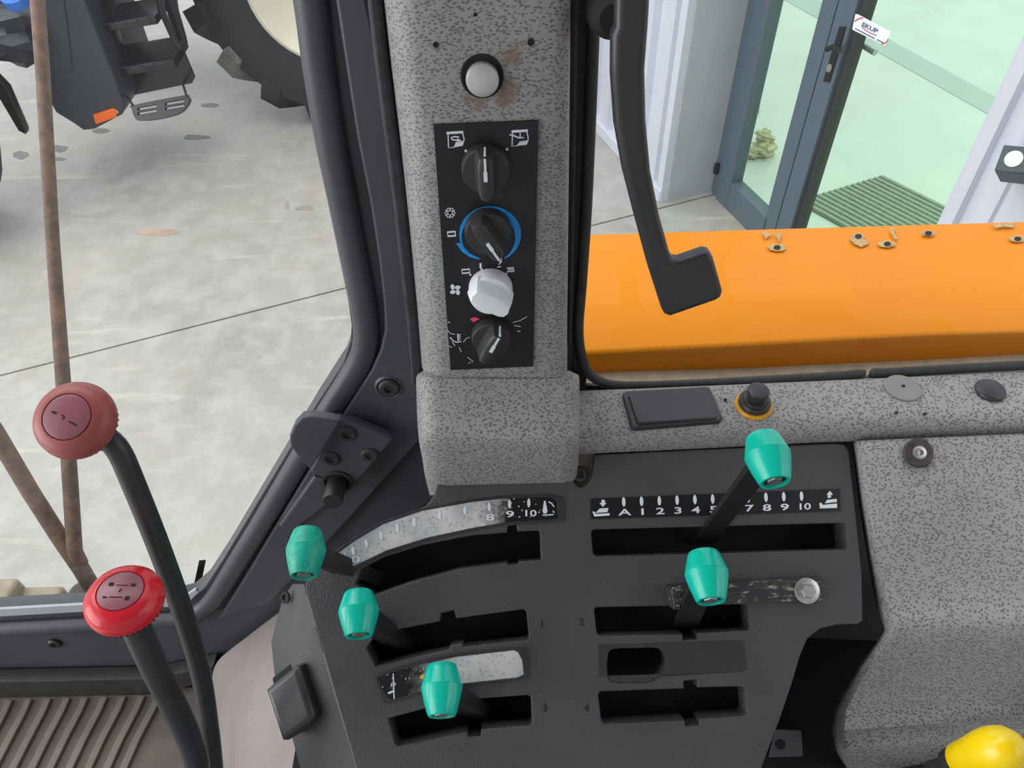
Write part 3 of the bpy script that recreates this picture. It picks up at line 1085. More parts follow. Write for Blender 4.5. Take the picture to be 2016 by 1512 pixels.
rows.append(near)
rows.append([PY(x, ip(tnear, x) + 6, n.y - .002) for x, n in zip(colsf, near)])
low = [PY(x, ip(tface, x), n.y - .002) for x, n in zip(colsf, near)]
rows.append(low)
rows.append([p + V((0, 0, -.05)) for p in low])
mk('wing_panel', grid(rows), M['orange'], fd, smooth=50)
mk('wing_ledge', grid([[p + V((0, .01, -.001)) for p in low], [p + V((0, -.045, -.003)) for p in low], [p + V((0, -.045, -.05)) for p in low]]), M['beige'], fd, smooth=0)
FEN = Fr((0, .75, zf + .0035), (1, 0, 0), (0, 1, 0))
random.seed(21)
for x, y, rx, ry in ((1530, 487, 18, 8), (1690, 465, 12, 6), (1747, 480, 18, 7), (1828, 459, 13, 5), (2004, 470, 17, 7)):
    ring = [(x + rx * math.cos(a) * random.uniform(.8, 1.1), y + ry * math.sin(a) * random.uniform(.8, 1.1)) for a in [k * math.pi / 9 for k in range(18)]]
    ch = mk('paint_chip', plate(FEN, [ring], .0006, 0, .0012), M['chip'] if x not in (1690, 1828) else M['beige'], fd)
    mk('bolt_hole', disc(FEN, x, y, 7, 4.5, .0018, 14), M['deep'], ch, smooth=0)
for pts in ([(1500, 457), (1508, 455), (1516, 462), (1530, 461), (1540, 456), (1534, 476), (1527, 462), (1513, 464), (1508, 470)],
            [(1753, 449), (1762, 447), (1760, 458), (1768, 470), (1762, 471), (1755, 460)],
            [(1955, 441), (1998, 439), (1996, 447), (1975, 446), (1960, 449)], [(1672, 468), (1700, 470), (1712, 478), (1696, 486), (1682, 480)]):
    mk('paint_chip', plate(FEN, [pts], .0006, 0, .001), M['chip'], fd)

# --- black grab handle inside the right window
HND = Fr((0, .45, -.35), (1, 0, 0), (0, .16, .987))
gh = thing('grab_handle', 'curved black plastic window handle with square foot hanging before orange mudguard', 'handle', HND.pt(1360, 620))
hp = [(1216, -180), (1214, -60), (1212, 55), (1205, 70), (1204, 150), (1211, 250), (1227, 340), (1250, 430), (1277, 530), (1303, 611), (1309, 622), (1320, 626),
      (1410, 595), (1421, 588), (1424, 576), (1406, 512), (1399, 502), (1388, 500), (1338, 517), (1328, 516), (1321, 506), (1300, 430), (1282, 340), (1273, 240), (1271, 140), (1278, 50), (1284, -60), (1290, -180)]
mk('handle_arm', plate(HND, [hp], .016, .005, 0), M['black'], gh, smooth=50)
mk('pivot', lathe([(.014, -.02), (.016, 0), (.014, .016), (.009, .022), (0, .022)], HND.pt(1200, 22, -.05), HND.n, 24), M['deep'], gh)

# =================================================================== lever console
cn = thing('lever_console', 'grained black plastic console cover with lever slots and printed scales', 'console', CON.w(0, -.3, -.07))
top_out = [(861, 952), (872, 928), (900, 913), (1000, 905), (1122, 899), (1126, 940), (1133, 955), (1143, 960), (1156, 955), (1166, 938), (1170, 895), (1400, 884), (1640, 873), (1664, 876), (1672, 890), (1684, 1000),
           (1697, 1130), (1699, 1222), (1690, 1229), (1650, 1230), (1615, 1238), (1590, 1258), (1576, 1290), (1560, 1345), (1538, 1410), (1500, 1512), (1440, 1690), (752, 1690), (692, 1480),
           (660, 1370), (634, 1280), (604, 1175), (600, 1150), (622, 1118), (652, 1091), (690, 1064), (754, 1028), (805, 1010), (838, 996), (854, 976)]
S1 = [(711, 1121), (754, 1098), (830, 1074), (926, 1055), (998, 1049), (1000, 1036), (1017, 1034), (1018, 1047), (1059, 1045), (1063, 1050), (1065, 1102), (1021, 1105), (1020, 1110), (1000, 1112), (998, 1107), (902, 1120), (807, 1146), (733, 1172), (700, 1150)]
S2 = [(745, 1250), (792, 1238), (866, 1224), (868, 1208), (893, 1202), (898, 1218), (1030, 1200), (1036, 1205), (1041, 1256), (1036, 1260), (912, 1273), (911, 1266), (886, 1270), (884, 1278), (807, 1295), (739, 1312), (722, 1276), (735, 1256)]
S3 = [(765, 1415), (831, 1397), (918, 1378), (1040, 1369), (1045, 1374), (1047, 1424), (1042, 1428), (947, 1435), (946, 1448), (922, 1450), (918, 1440), (783, 1469), (777, 1462)]
S4 = [(1164, 1048), (1168, 1043), (1658, 1030), (1664, 1034), (1668, 1076), (1664, 1082), (1175, 1095), (1168, 1090)]
S5 = [(1170, 1201), (1174, 1196), (1468, 1190), (1472, 1194), (1476, 1236), (1471, 1241), (1373, 1246), (1373, 1258), (1345, 1260), (1344, 1248), (1180, 1251), (1175, 1246)]
S6 = [(1178, 1368), (1182, 1362), (1347, 1356), (1346, 1341), (1372, 1339), (1374, 1354), (1462, 1352), (1467, 1356), (1470, 1404), (1464, 1409), (1376, 1415), (1377, 1427), (1350, 1430), (1348, 1418), (1190, 1425), (1184, 1420)]
S7 = spx([(1204, 1278), (1250, 1276), (1296, 1276), (1311, 1298), (1307, 1320), (1283, 1341), (1240, 1343), (1203, 1341), (1195, 1318), (1196, 1296)], 2)
mk('top_cover', plate(CON, [top_out, S1, S2, S3, S4, S5, S6, S7], .026, .0014, 0), M['grain'], cn, smooth=30)
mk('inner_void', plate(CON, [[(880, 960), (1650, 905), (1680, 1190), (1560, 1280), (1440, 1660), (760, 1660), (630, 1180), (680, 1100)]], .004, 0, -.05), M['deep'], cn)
# skirt walls
sk = [CON.uv(x, y) for x, y in top_out]
cu_ = sum(p[0] for p in sk) / len(sk)
mk('skirt', grid([[CON.w(u, v, -.012) for u, v in sk], [CON.w(cu_ + (u - cu_) * .985, v, -.09) for u, v in sk]], closed=True), M['grain'], cn)
# left side face
fold = [(599, 1150), (604, 1175), (634, 1280), (660, 1370), (692, 1480), (752, 1690)]
outr = [(576, 1150), (556, 1180), (534, 1262), (541, 1332), (580, 1470), (640, 1690)]
rows = [[CON.pt(x, y, -.002) for x, y in fold], [CON.pt(x - 5, y, -.004) for x, y in fold]]
rows.append([CON.pt(a[0] * .5 + b[0] * .5, a[1] * .5 + b[1] * .5, -.025) for a, b in zip(fold, outr)])
rows.append([CON.pt(b[0], b[1], -.05) for b in outr])
rows.append([CON.pt(b[0] + 6, b[1], -.075) for b in outr])
mk('side_face', grid(rows), M['grain'], cn, smooth=40)
mk('side_screw', lathe([(.006, 0), (.006, .002), (.003, .002), (.003, .0005), (0, .0005)], CON.pt(563, 1176, -.03), CON.n + V((-.6, 0, 0)), 14), M['deep'], cn)
# lid on the side
LID = Fr(CON.pt(570, 1390, -.02) - CAM, V((1, .0, .35)), CON.v)
ld = mk('side_lid', plate(LID, [[(521, 1360), (530, 1351), (578, 1312), (588, 1312), (617, 1408), (615, 1420), (562, 1460), (553, 1460)]], .034, .006, .008), M['black'], cn, smooth=50)
mk('lid_recess', plate(LID, [[(536, 1335), (584, 1297), (626, 1412), (610, 1430), (545, 1400)]], .01, .001, -.012), M['deep'], ld)
# recessed label frames
mk('label_recess', plate(CON, [[(1178, 1270), (1464, 1261), (1470, 1319), (1466, 1322), (1181, 1331)], S7], .001, 0, .0006), M['black'], cn)
# rivet tab
mk('tab', plate(CON, [[(1118, 890), (1174, 890), (1170, 945), (1150, 965), (1132, 962), (1120, 945)]], .003, .0005, -.008), M['ruststain'], cn)
screw(CON, 1141, 935, .008, -.006, M['darksteel'], 'tab_screw', cn, h=.004)
# small embossed numerals
for s, x, y in (('1', 1067, 1228), ('2', 1145, 1225), ('3', 1073, 1395), ('4', 1155, 1395)):
    mk('numeral', text(CON, s, x, y, 14, .0006, .9), M['deep'], cn, smooth=0)

# printed scale, right
sr = mk('scale_strip', plate(CON, [[(1163, 982), (1653, 962), (1655, 1006), (1164, 1022)]], .001, 0, .0009), M['panel'], cn)
pr = []
ticks = [1228, 1263, 1298, 1333, 1368, 1403, 1438, 1473, 1508, 1543, 1578]
for i, x in enumerate(ticks):
    yt = 988 - (x - 1228) * .032
    mk('scale_tick', disc(CON, x, yt, 3.6, 9.5, .0013, 14, -.05), M['print'], sr, smooth=0)
    mk('scale_numeral', text(CON, 'A12345678910'[i] if i < 10 else '10', x + (2 if i < 10 else 5), yt + 21, 13, .0013, 2.0 if i < 10 else 1.55, -.03), M['print'], sr, smooth=0)
O = .0013
lift = [poly(CON, [(1184, 984), (1191, 984), (1191, 990), (1194, 990), (1187, 998), (1180, 990), (1184, 990)], O),
       poly(CON, [(1181, 1001), (1198, 1000), (1196, 1008), (1172, 1010)], O), poly(CON, [(1166, 1007), (1170, 1007), (1173, 1012), (1200, 1010), (1200, 1015), (1170, 1017)], O),
       poly(CON, [(1629, 980), (1636, 980), (1636, 974), (1640, 974), (1634, 966), (1627, 974), (1630, 974)], O),
       poly(CON, [(1628, 984), (1647, 982), (1648, 988), (1624, 991)], O), poly(CON, [(1613, 990), (1617, 990), (1620, 994), (1648, 991), (1648, 1000), (1614, 1001)], O)]
mk('lower_symbol', join(*lift[:3]), M['print'], sr, smooth=0)
mk('raise_symbol', join(*lift[3:]), M['print'], sr, smooth=0)

# printed scale, left arc (silver glare put into the film colour)
arc = [(657, 1094), (699, 1064), (754, 1032), (830, 1006), (926, 989), (997, 981), (1080, 978), (1092, 982), (1097, 990), (1098, 1021), (1060, 1024), (997, 1028), (926, 1040), (842, 1058), (759, 1084), (697, 1114), (676, 1106)]
xA = lambda px, py: CON.pt(px, py).x - ORG[cn.name].x
M['glare1'] = m_glarestrip('silver_glare_film', xA(1003, 1010), xA(940, 1010))
M['glare2'] = m_glarestrip('silver_glare_film_low', xA(805, 1330), xA(930, 1330))
frm = [(x + dx, y + dy) for (x, y), (dx, dy) in zip(arc, [(-6, 0), (-4, -4), (-3, -5), (-2, -5), (0, -5), (0, -5), (2, -4), (14, -4), (14, 0), (14, 6), (0, 6), (0, 5), (0, 5), (2, 5), (4, 5), (2, 7), (-4, 6)])]
mk('scale_surround', plate(CON, [frm, arc], .0016, .0004, .0014), M['black'], cn)
sl = mk('scale_strip', plate(CON, [arc], .001, 0, .0009), M['glare1'], cn)
pr = []
for x, y, a in ((963, 998, 0), (1003, 992, 0), (1041, 990, 0), (915, 1005, -.1), (865, 1014, -.15), (815, 1028, -.2), (782, 1040, -.25), (750, 1055, -.3), (721, 1070, -.35), (695, 1085, -.4)):
    mk('scale_tick', disc(CON, x, y, 3.3, 9, O, 12, a * .4), M['print'], sl, smooth=0)
for s_, x, y in (('8', 965, 1019), ('9', 1004, 1013), ('10', 1043, 1011), ('0', 700, 1102)):
    mk('scale_numeral', text(CON, s_, x, y, 13, O, 2.0 if len(s_) < 2 else 1.55), M['print'], sl, smooth=0)
pr += [poly(CON, [(1071, 986), (1074, 986), (1078, 1006), (1076, 1011), (1070, 1011), (1068, 1006)], O), stroke(CON, [(1068, 1014), (1090, 1013)], 2, O), stroke(CON, [(1080, 988), (1086, 991), (1091, 998)], 2.4, O),
       stroke(CON, [(678, 1086), (681, 1104)], 2.5, O), stroke(CON, [(668, 1100), (676, 1097), (678, 1104)], 2, O)]
mk('lever_symbol', join(*pr[:3]), M['print'], sl, smooth=0)
mk('end_symbol', join(*pr[3:]), M['print'], sl, smooth=0)
# lower strip
low_ = [(743, 1334), (811, 1312), (898, 1293), (1012, 1280), (1020, 1284), (1028, 1300), (1031, 1328), (1018, 1334), (908, 1346), (819, 1364), (775, 1377), (768, 1376), (755, 1360)]
frm = [(735, 1332), (811, 1306), (898, 1287), (1014, 1275), (1038, 1275), (1040, 1300), (1040, 1336), (1018, 1338), (908, 1351), (819, 1370), (775, 1383), (756, 1386), (745, 1360)]
mk('scale_surround', plate(CON, [frm, low_], .0016, .0004, .0014), M['black'], cn)
sl = mk('scale_strip', plate(CON, [low_], .001, 0, .0009), M['glare2'], cn)
mk('scale_print', join(stroke(CON, [(774, 1326), (776, 1376)], 2.4, O), stroke(CON, [(764, 1365), (776, 1360)], 4, O), stroke(CON, [(770, 1352), (771, 1345), (779, 1345)], 2, O), stroke(CON, [(772, 1350), (779, 1348)], 2, O)), M['print'], sl, smooth=0)
mk('amber_mark', disc(CON, 835, 1332, 9, 5, O, 14, -.2), M['gold'], sl, smooth=0)

# --- stop bracket
sb = thing('stop_bracket', 'chipped black metal strip bolted to the console with upturned end', 'bracket', CON.pt(1470, 1190))
mk('strip', plate(CON, [[(1318, 1152), (1616, 1136), (1620, 1182), (1322, 1192)]], .005, .0006, .006), M['wornsteel'], sb)
e1, e2 = CON.pt(1320, 1150, .006), CON.pt(1320, 1192, .006)
mk('upturned_end', box((e1 + e2) / 2 + CON.n * .012, [CON.u, CON.v, CON.n], (.003, (e1 - e2).length / 2, .014)), M['wornsteel'], sb, bevel=.0006)
wz = mk('washer', lathe([(.0115, 0), (.0115, .0016), (.0108, .002), (.006, .002)], CON.pt(1588, 1163, .006), CON.n, 32), M['steel'], sb)
mk('bolt_head', lathe([(.0066, 0), (.0066, .005), (.0058, .006), (0, .006)], CON.pt(1588, 1163, .008), CON.n, 6), M['steel'], sb, smooth=20)

# --- levers with teal knobs


def teal_lever(label, front, back, depth, base, dia, boff=-.044, mat='teal', bar_w=.011, arm_t=.0028):
    Fp = PD(*front, depth)
    r = ray(*back)
    f0 = Fp - CAM
    t = (f0.z - .16 * f0.y) / (r.z - .16 * r.y)
    Bp = CAM + r * t
    ax = (Bp - Fp)
    L = ax.length
    ax.normalize()
    base_p = CON.pt(*base, boff)
    th = thing('control_lever', label, 'lever', base_p, 'levers with teal knobs on the console')
    R = dia / 2
    prof = [(R * .28, .006), (R * .50, .0035), (R * .53, 0), (R * .64, .0), (R * .70, .0018), (R * .86, L * .28), (R * .97, L * .48), (R * 1.0, L * .56), (R * .985, L * .565), (R * 1.0, L * .575),
            (R * .93, L * .68), (R * .78, L * .90), (R * .72, L * .975), (R * .66, L), (0, L)]
    kb = mk('knob', lathe(prof, Fp, ax, 40), M[mat], th, smooth=40)
    mk('nut_recess', lathe([(R * .51, .0025), (R * .51, .0045), (0, .0045)], Fp, ax, 24), M['deep'], kb)
    mk('nut', lathe([(R * .22, -.0006), (R * .34, -.0006), (R * .38, .002), (R * .38, .006)], Fp + ax * .0008, ax, 6), M['steel'], kb, smooth=20)
    mid = Fp + ax * (L * .55)
    d = (mid - base_p)
    Ln = d.length
    d.normalize()
    side = CON.v - d * CON.v.dot(d)
    side.normalize()
    nn = d.cross(side)
    c = (mid + base_p) / 2 - d * .0
    mk('arm', box(c, [d, side, nn], (Ln / 2, arm_t, bar_w)), M['arm'], th, bevel=.0006)
    return th


teal_lever('raised teal knob lever at the right end of the numbered 1 to 10 scale', (1526, 950), (1500, 858), .575, (1385, 1066), .0345, bar_w=.0105)
teal_lever('teal knob lever just in front of the chipped metal strip', (1400, 1184), (1384, 1088), .595, (1345, 1240), .034)
teal_lever('scuffed teal knob lever farthest left, beside the arched scale', (598, 1134), (606, 1044), .664, (745, 1145), .0345, mat='wornteal', bar_w=.009, arm_t=.0075)
teal_lever('clean teal knob lever in the middle left slot below the arched scale', (707, 1252), (706, 1166), .647, (800, 1275), .0345, bar_w=.010, arm_t=.007)
teal_lever('teal knob lever standing over the lower silvery scale strip', (870, 1410), (870, 1309), .631, (945, 1405), .0345, bar_w=.012, arm_t=.006)

# =================================================================== climate panel
hv = thing('climate_panel', 'black vertical heater control panel with four rotary knobs on speckled pillar', 'control panel', PIL.pt(965, 728))
mk('panel_plate', plate(PIL, [[(853, 246), (1060, 238), (1050, 722), (887, 729)]], .003, .0004, .0022), M['panel'], hv)
PO = .0026
def sym(nm, *g):
    mk(nm, join(*g), M['print'], hv, smooth=0)


# recirculation icon, fresh air icon
sym('recirculation_symbol', *[stroke(PIL, [(879, 262), (912, 260)], 5, PO), stroke(PIL, [(882, 262), (883, 291), (894, 290), (898, 280), (911, 279), (914, 276), (911, 262)], 2.2, PO), poly(PIL, [(898, 279), (914, 277), (911, 287), (894, 290)], PO),
       stroke(PIL, [(904, 270), (895, 269), (888, 271), (890, 275), (900, 276)], 2.6, PO), poly(PIL, [(900, 272), (909, 277), (900, 278)], PO)])
sym('fresh_air_symbol', *[stroke(PIL, [(1007, 259), (1039, 257)], 5, PO), stroke(PIL, [(1009, 262), (1008, 288), (1018, 287), (1024, 279), (1039, 277), (1040, 272), (1037, 258)], 2.2, PO), poly(PIL, [(1024, 278), (1041, 276), (1037, 285), (1019, 287)], PO),
       stroke(PIL, [(1003, 265), (1012, 267), (1020, 271), (1030, 271)], 3, PO), poly(PIL, [(1022, 268), (1034, 271), (1022, 273)], PO), stroke(PIL, [(1024, 258), (1024, 268)], 2, PO)])
sym('dot', disc(PIL, 917, 297, 2.8, 2.8, PO))
sym('dot', disc(PIL, 998, 294, 2.8, 2.8, PO))
pr = []
# snowflake
for k in range(6):
    a = math.radians(60 * k + 30)
    c_, s_ = math.cos(a), math.sin(a)
    pr.append(stroke(PIL, [(886 + 5 * c_, 419 + 5 * s_), (886 + 11 * c_, 419 + 11 * s_)], 1.7, PO))
    for sg in (-1, 1):
        b = a + sg * .5
        pr.append(stroke(PIL, [(886 + 7 * c_, 419 + 7 * s_), (886 + 10.5 * math.cos(b), 419 + 10.5 * math.sin(b))], 1.5, PO))
pr.append(stroke(PIL, [(886 + 5 * math.cos(math.radians(60 * k + 30)), 419 + 5 * math.sin(math.radians(60 * k + 30))) for k in range(6)], 1.7, PO, closed=True))
sym('snowflake_symbol', *pr)
sym('zero_symbol', stroke(PIL, [(881, 457), (896, 456), (897, 464), (882, 465)], 4, PO, closed=True))
# fan digits
sym('fan_numeral', stroke(PIL, [(909, 531), (924, 530), (925, 537), (910, 538)], 3, PO, closed=True), disc(PIL, 926, 541, 2, 2, PO))
sym('fan_numeral', poly(PIL, [(944, 518), (948, 518), (948, 528), (944, 528)], PO), disc(PIL, 948, 530, 2.2, 2.2, PO))
sym('fan_numeral', stroke(PIL, [(979, 526), (986, 525)], 2, PO), stroke(PIL, [(982, 521), (985, 518)], 2, PO))
sym('fan_numeral', stroke(PIL, [(998, 528), (1011, 527), (1012, 534), (998, 535)], 2.4, PO), stroke(PIL, [(1000, 531), (1011, 531)], 2, PO), disc(PIL, 997, 539, 2, 2, PO))
pr = []
for dx, dy in ((-5, -5), (5, -4), (-4.5, 5), (5.5, 5.5)):
    pr.append(disc(PIL, 896 + dx, 570 + dy, 5.6, 4.0, PO, 14, math.atan2(dy, dx) + .6))
# heater icon and scratches
sym('fan_symbol', *pr)
sym('heater_symbol', *([stroke(PIL, [(901, 657), (902, 671)], 2.6, PO)] + [stroke(PIL, [(902, y), (907, y - .3)], 1.4, PO) for y in (659, 662, 665, 668)]))
pr = [stroke(PIL, s, w_, PO) for s, w_ in (([(881, 650), (888, 657), (896, 658)], 1.3), ([(886, 664), (892, 671), (899, 674), (908, 672)], 2.2), ([(912, 674), (918, 666), (925, 664)], 1.2),
       ([(883, 681), (890, 684)], 1.2), ([(904, 684), (908, 693)], 1.4), ([(920, 703), (932, 712), (922, 715)], 1.2), ([(1009, 635), (1024, 631), (1038, 623)], 1.2), ([(1012, 641), (1025, 643)], 1.6), ([(1018, 652), (1025, 652)], 2.0),
       ([(890, 673), (896, 681)], 1.4), ([(882, 633), (886, 636)], 1.6))]
for g in pr:
    sym('scratch', g)
mk('pink_mark', poly(PIL, [(925, 628), (934, 624), (945, 628), (932, 635)], PO), M['pink'], hv, smooth=0)
# blue ring, thick at the right and thinning to the left
ring = []
N = 40
for k in range(N + 1):
    a = math.radians(-228 + k * (228 + 62) / N)
    ring.append((965 + 61 * math.cos(a), 461 + 55 * math.sin(a)))
for k in range(N, -1, -1):
    f = k / N
    a = math.radians(-228 + f * (228 + 62))
    th_ = 1.5 + 14 * math.sin(math.pi * min(1, max(0, (f - .02) / .98)) ** 1.3)
    ring.append((965 + (61 - th_) * math.cos(a), 461 + (55 - th_) * math.sin(a)))
mk('blue_ring', poly(PIL, ring, PO), M['blue'], hv, smooth=0)
mk('blue_tail', poly(PIL, [(898, 479), (909, 477), (915, 488), (926, 500), (944, 508), (944, 511), (925, 506), (910, 496)], PO), M['blue'], hv, smooth=0)


def dial(px, py, rot, r, mat, h=.010, rh=.024, wid=.0062, line=True, stretch=1.0):
    c = PIL.pt(px, py, .002)
    dn = mk('rotary_knob', lathe([(r, 0), (r * 1.0, h * .35), (r * .97, h * .85), (r * .92, h), (0, h + .0005)], c, PIL.n, 40), mat, hv, smooth=35)
    a = math.radians(rot)
    du = PIL.u * math.sin(a) + PIL.v * math.cos(a)          # ridge direction (towards the pointer)
    dw = PIL.u * math.cos(a) - PIL.v * math.sin(a)
    rows = []
    for f, zz, ww in ((0, h * .6, 1.5), (.25, h + (rh - h) * .3, 1.15), (.7, h + (rh - h) * .75, .95), (.93, rh - .001, .85), (1, rh, .6)):
        row = []
        Lr = r * (1.0 - .10 * f) * stretch
        wv = wid * ww
        for k in range(12):
            t = 2 * math.pi * k / 12
            x, y = math.cos(t), math.sin(t)
            sx = math.copysign(abs(x) ** .55, x)
            sy = math.copysign(abs(y) ** .55, y)
            row.append(c + du * (sx * Lr) + dw * (sy * wv) + PIL.n * zz)
        rows.append(row)
    vs, fs = grid(rows, closed=True)
    fs.append(tuple(range(48, 60)))
    mk('ridge', (vs, fs), mat, dn, smooth=40)
    if line:
        p1 = c + du * (r * .88) + PIL.n * (rh + .0006)
        p2 = c + du * (r * .05) + PIL.n * (rh + .0006)
        mk('pointer_line', join(box((p1 + p2) / 2, [du, dw, PIL.n], ((p1 - p2).length / 2, .0008, .0006)), box(c + du * (r * 1.0) + PIL.n * (h * .5 + rh * .5), [du, dw, PIL.n], (.0006, .0007, (rh - h) / 2)),
                                box(p2 + du * .002, [du, dw, PIL.n], (.0035, .0013, .0007))), M['print'], dn, smooth=0)
    return dn


dial(957, 328, 0, .0178, M['knobgrey'])
dial(961, 450, 150, .0178, M['knobgrey'])
dial(966, 566, -58, .0175, M['white'], .014, .026, .0085, False)
dial(967, 658, 28, .0165, M['knobgrey'])

# =================================================================== right hand cover
rc = thing('side_cover', 'large speckled grey vinyl side cover right of the lever console', 'cover', PY(1850, 1450, .25))
rowdef = [(1676, 868, 842, .4475), (1678, 880, 856, .440), (1692, 1000, 978, .398), (1708, 1100, 1082, .362), (1722, 1182, 1165, .335), (1731, 1212, 1198, .3215), (1738, 1240, 1226, .311), (1724, 1266, 1258, .306),
          (1690, 1312, 1305, .299), (1662, 1360, 1345, .291), (1642, 1400, 1368, .282), (1638, 1440, 1388, .268), (1646, 1476, 1405, .249), (1668, 1530, 1418, .241)]
rows = []
for L, pl_, pr_, y in rowdef:
    Rr = 2300
    row = []
    for k, x in enumerate((L, L + 9, L + 24, 1780, 1830, 1880, 1940, 2016, 2150, Rr, 2850)):
        f = min(1.05, (x - L) / (Rr - L))
        py = pl_ + (pr_ - pl_) * f
        if pl_ > 1450:                         # lower edge sweeps up to the right
            py = min(py, max(1436, 1512 - max(0, x - 1905) * .62) + (pl_ - 1476) * .4)
        yy = y + (.016 if k == 0 else .004 if k == 1 else 0)
        row.append(PY(x, py, yy))
    rows.append(row)
mk('cover_skin', grid(rows), M['speckle'], rc, smooth=60, solid=.006)
for x, y in ((1814, 1144), (1930, 1133)):
    mk('screw_hole', lathe([(.003, 0), (.0025, .0008), (.0018, .0009), (0, .0006)], PY(x, y, .348 if x < 1900 else .350), CON.n, 14), M['deep'], rc)
rv = PY(1803, 892, .4355) + CON.n * .0035
ra = CON.n
rw = mk('rivet_washer', lathe([(.0135, 0), (.0138, .0012), (.0125, .0022), (.007, .0024)], rv, ra, 32), M['darksteel'], rc)
mk('rivet', lathe([(.0066, .002), (.006, .0045), (.004, .0056), (.0028, .0056), (.0026, .003), (0, .003)], rv, ra, 24), M['steel'], rw)

# dark well between console and cover
wl2 = thing('trim_3', None, None, PZ(1600, 1400, -.95), kind='structure')
mk('well_back', grid([[PY(1120, 845, .476), PY(1760, 838, .476)], [PY(1120, 1150, .44), PY(1790, 1150, .42)], [PY(1450, 1400, .345), PY(1720, 1400, .345)], [PY(1400, 1620, .27), PY(2300, 1620, .27)]]), M['rubber'], wl2, solid=.004)
mk('well_floor', box((.35, .10, zc - .93), XYZ, (.42, .22, .01)), M['deep'], wl2)
mk('console_pedestal', box((.10, .33, zc - .99), XYZ, (.34, .13, .13)), M['deep'], wl2)
bb = mk('bolt_tab', plate(Fr(PY(1545, 1470, .272) - CAM, (1, 0, 0), (0, .8, .6)), [[(1526, 1436), (1578, 1438), (1582, 1500), (1510, 1500)]], .003, .0006, 0), M['frame'], wl2)
mk('tab_hole', disc(Fr(PY(1545, 1470, .272) - CAM, (1, 0, 0), (0, .8, .6)), 1537, 1466, 10, 10, .001, 16), M['deep'], bb, smooth=0)

# yellow lever
yl = thing('yellow_lever', 'bright yellow bulb knob on a black lever at the lower right', 'lever', PD(1850, 1600, .62))
a0, a1 = PD(1888, 1497, .545), PD(2004, 1468, .50)
ya = (a1 - a0)
YL = ya.length
ya.normalize()
k_ = .0145
mk('knob', lathe([(k_ * .72, 0), (k_ * .8, .0015), (k_ * .9, YL * .25), (k_ * 1.06, YL * .5), (k_ * 1.1, YL * .65), (k_ * 1.0, YL * .82), (k_ * .7, YL * .95), (k_ * .35, YL), (0, YL * 1.01)], a0, ya, 36), M['yellow'], yl, smooth=60)
mk('collar', lathe([(.006, -.012), (.0085, -.011), (.0095, -.007), (.0085, -.002), (.006, -.001), (.006, .004)], a0, ya, 24), M['deep'], yl)
mk('shaft', tube([a0 - ya * .008, a0 - ya * .03, PD(1840, 1560, .62), PD(1840, 1700, .72)], .005, 10), M['deep'], yl)

# =================================================================== floor mat, tunnel and gear levers
ZF = -1.105
mt = thing('ribbed_floor_mat', 'taupe ribbed rubber mat on the cab floor', 'mat', PZ(150, 1450, ZF))
MF = Fr((0, .3, ZF), (1, 0, 0), (0, 1, 0))
mk('mat_sheet', plate(MF, [[(-520, 1388), (0, 1366), (320, 1350), (400, 1352), (500, 1900), (-520, 1900)]], .012, .002, 0), M['matbase'], mt)
for x0 in (-275, -238, -200, -163, -126, -88, -50, -13, 24, 62, 100, 137, 173, 211, 248, 285, 318):
    yt = 1378 - max(0, x0) * .03
    pth = [(x0, yt), (x0 - 12, yt + 28), (x0 - 42, yt + 85), (x0 - 68, 1512), (x0 - 112, 1610), (x0 - 190, 1790)]
    wv = 13
    out = [(x, y) for x, y in pth] + [(x - wv - (y - 1372) * .015, y) for x, y in reversed(pth)]
    mk('rib', plate(MF, [out], .006, .0012, .0055), M['matrib'], mt)

tn = thing('tunnel_cover', 'mauve grey vinyl tunnel cover between the cab floor and console', 'cover', PZ(500, 1500, -1.1))
rows = [[PZ(415, 1302, -1.03), PZ(470, 1262, -.99), PZ(530, 1212, -.95), PZ(590, 1170, -.90), PZ(680, 1120, -.86)],
        [PZ(412, 1345, -1.06), PZ(462, 1318, -.985), PZ(520, 1290, -.93), PZ(590, 1260, -.875), PZ(700, 1250, -.84)],
        [PZ(408, 1400, -1.09), PZ(452, 1390, -.985), PZ(512, 1380, -.92), PZ(590, 1370, -.865), PZ(720, 1360, -.83)],
        [PZ(418, 1470, -1.10), PZ(460, 1466, -.985), PZ(520, 1460, -.915), PZ(600, 1455, -.86), PZ(740, 1450, -.83)],
        [PZ(430, 1560, -1.10), PZ(470, 1556, -.985), PZ(530, 1550, -.915), PZ(620, 1545, -.86), PZ(760, 1540, -.83)],
        [PZ(440, 1700, -1.10), PZ(480, 1700, -.985), PZ(540, 1700, -.915), PZ(640, 1700, -.86), PZ(780, 1700, -.83)]]
mk('tunnel_skin', grid(rows), M['tunnel'], tn, smooth=180, sub=2, solid=.004)


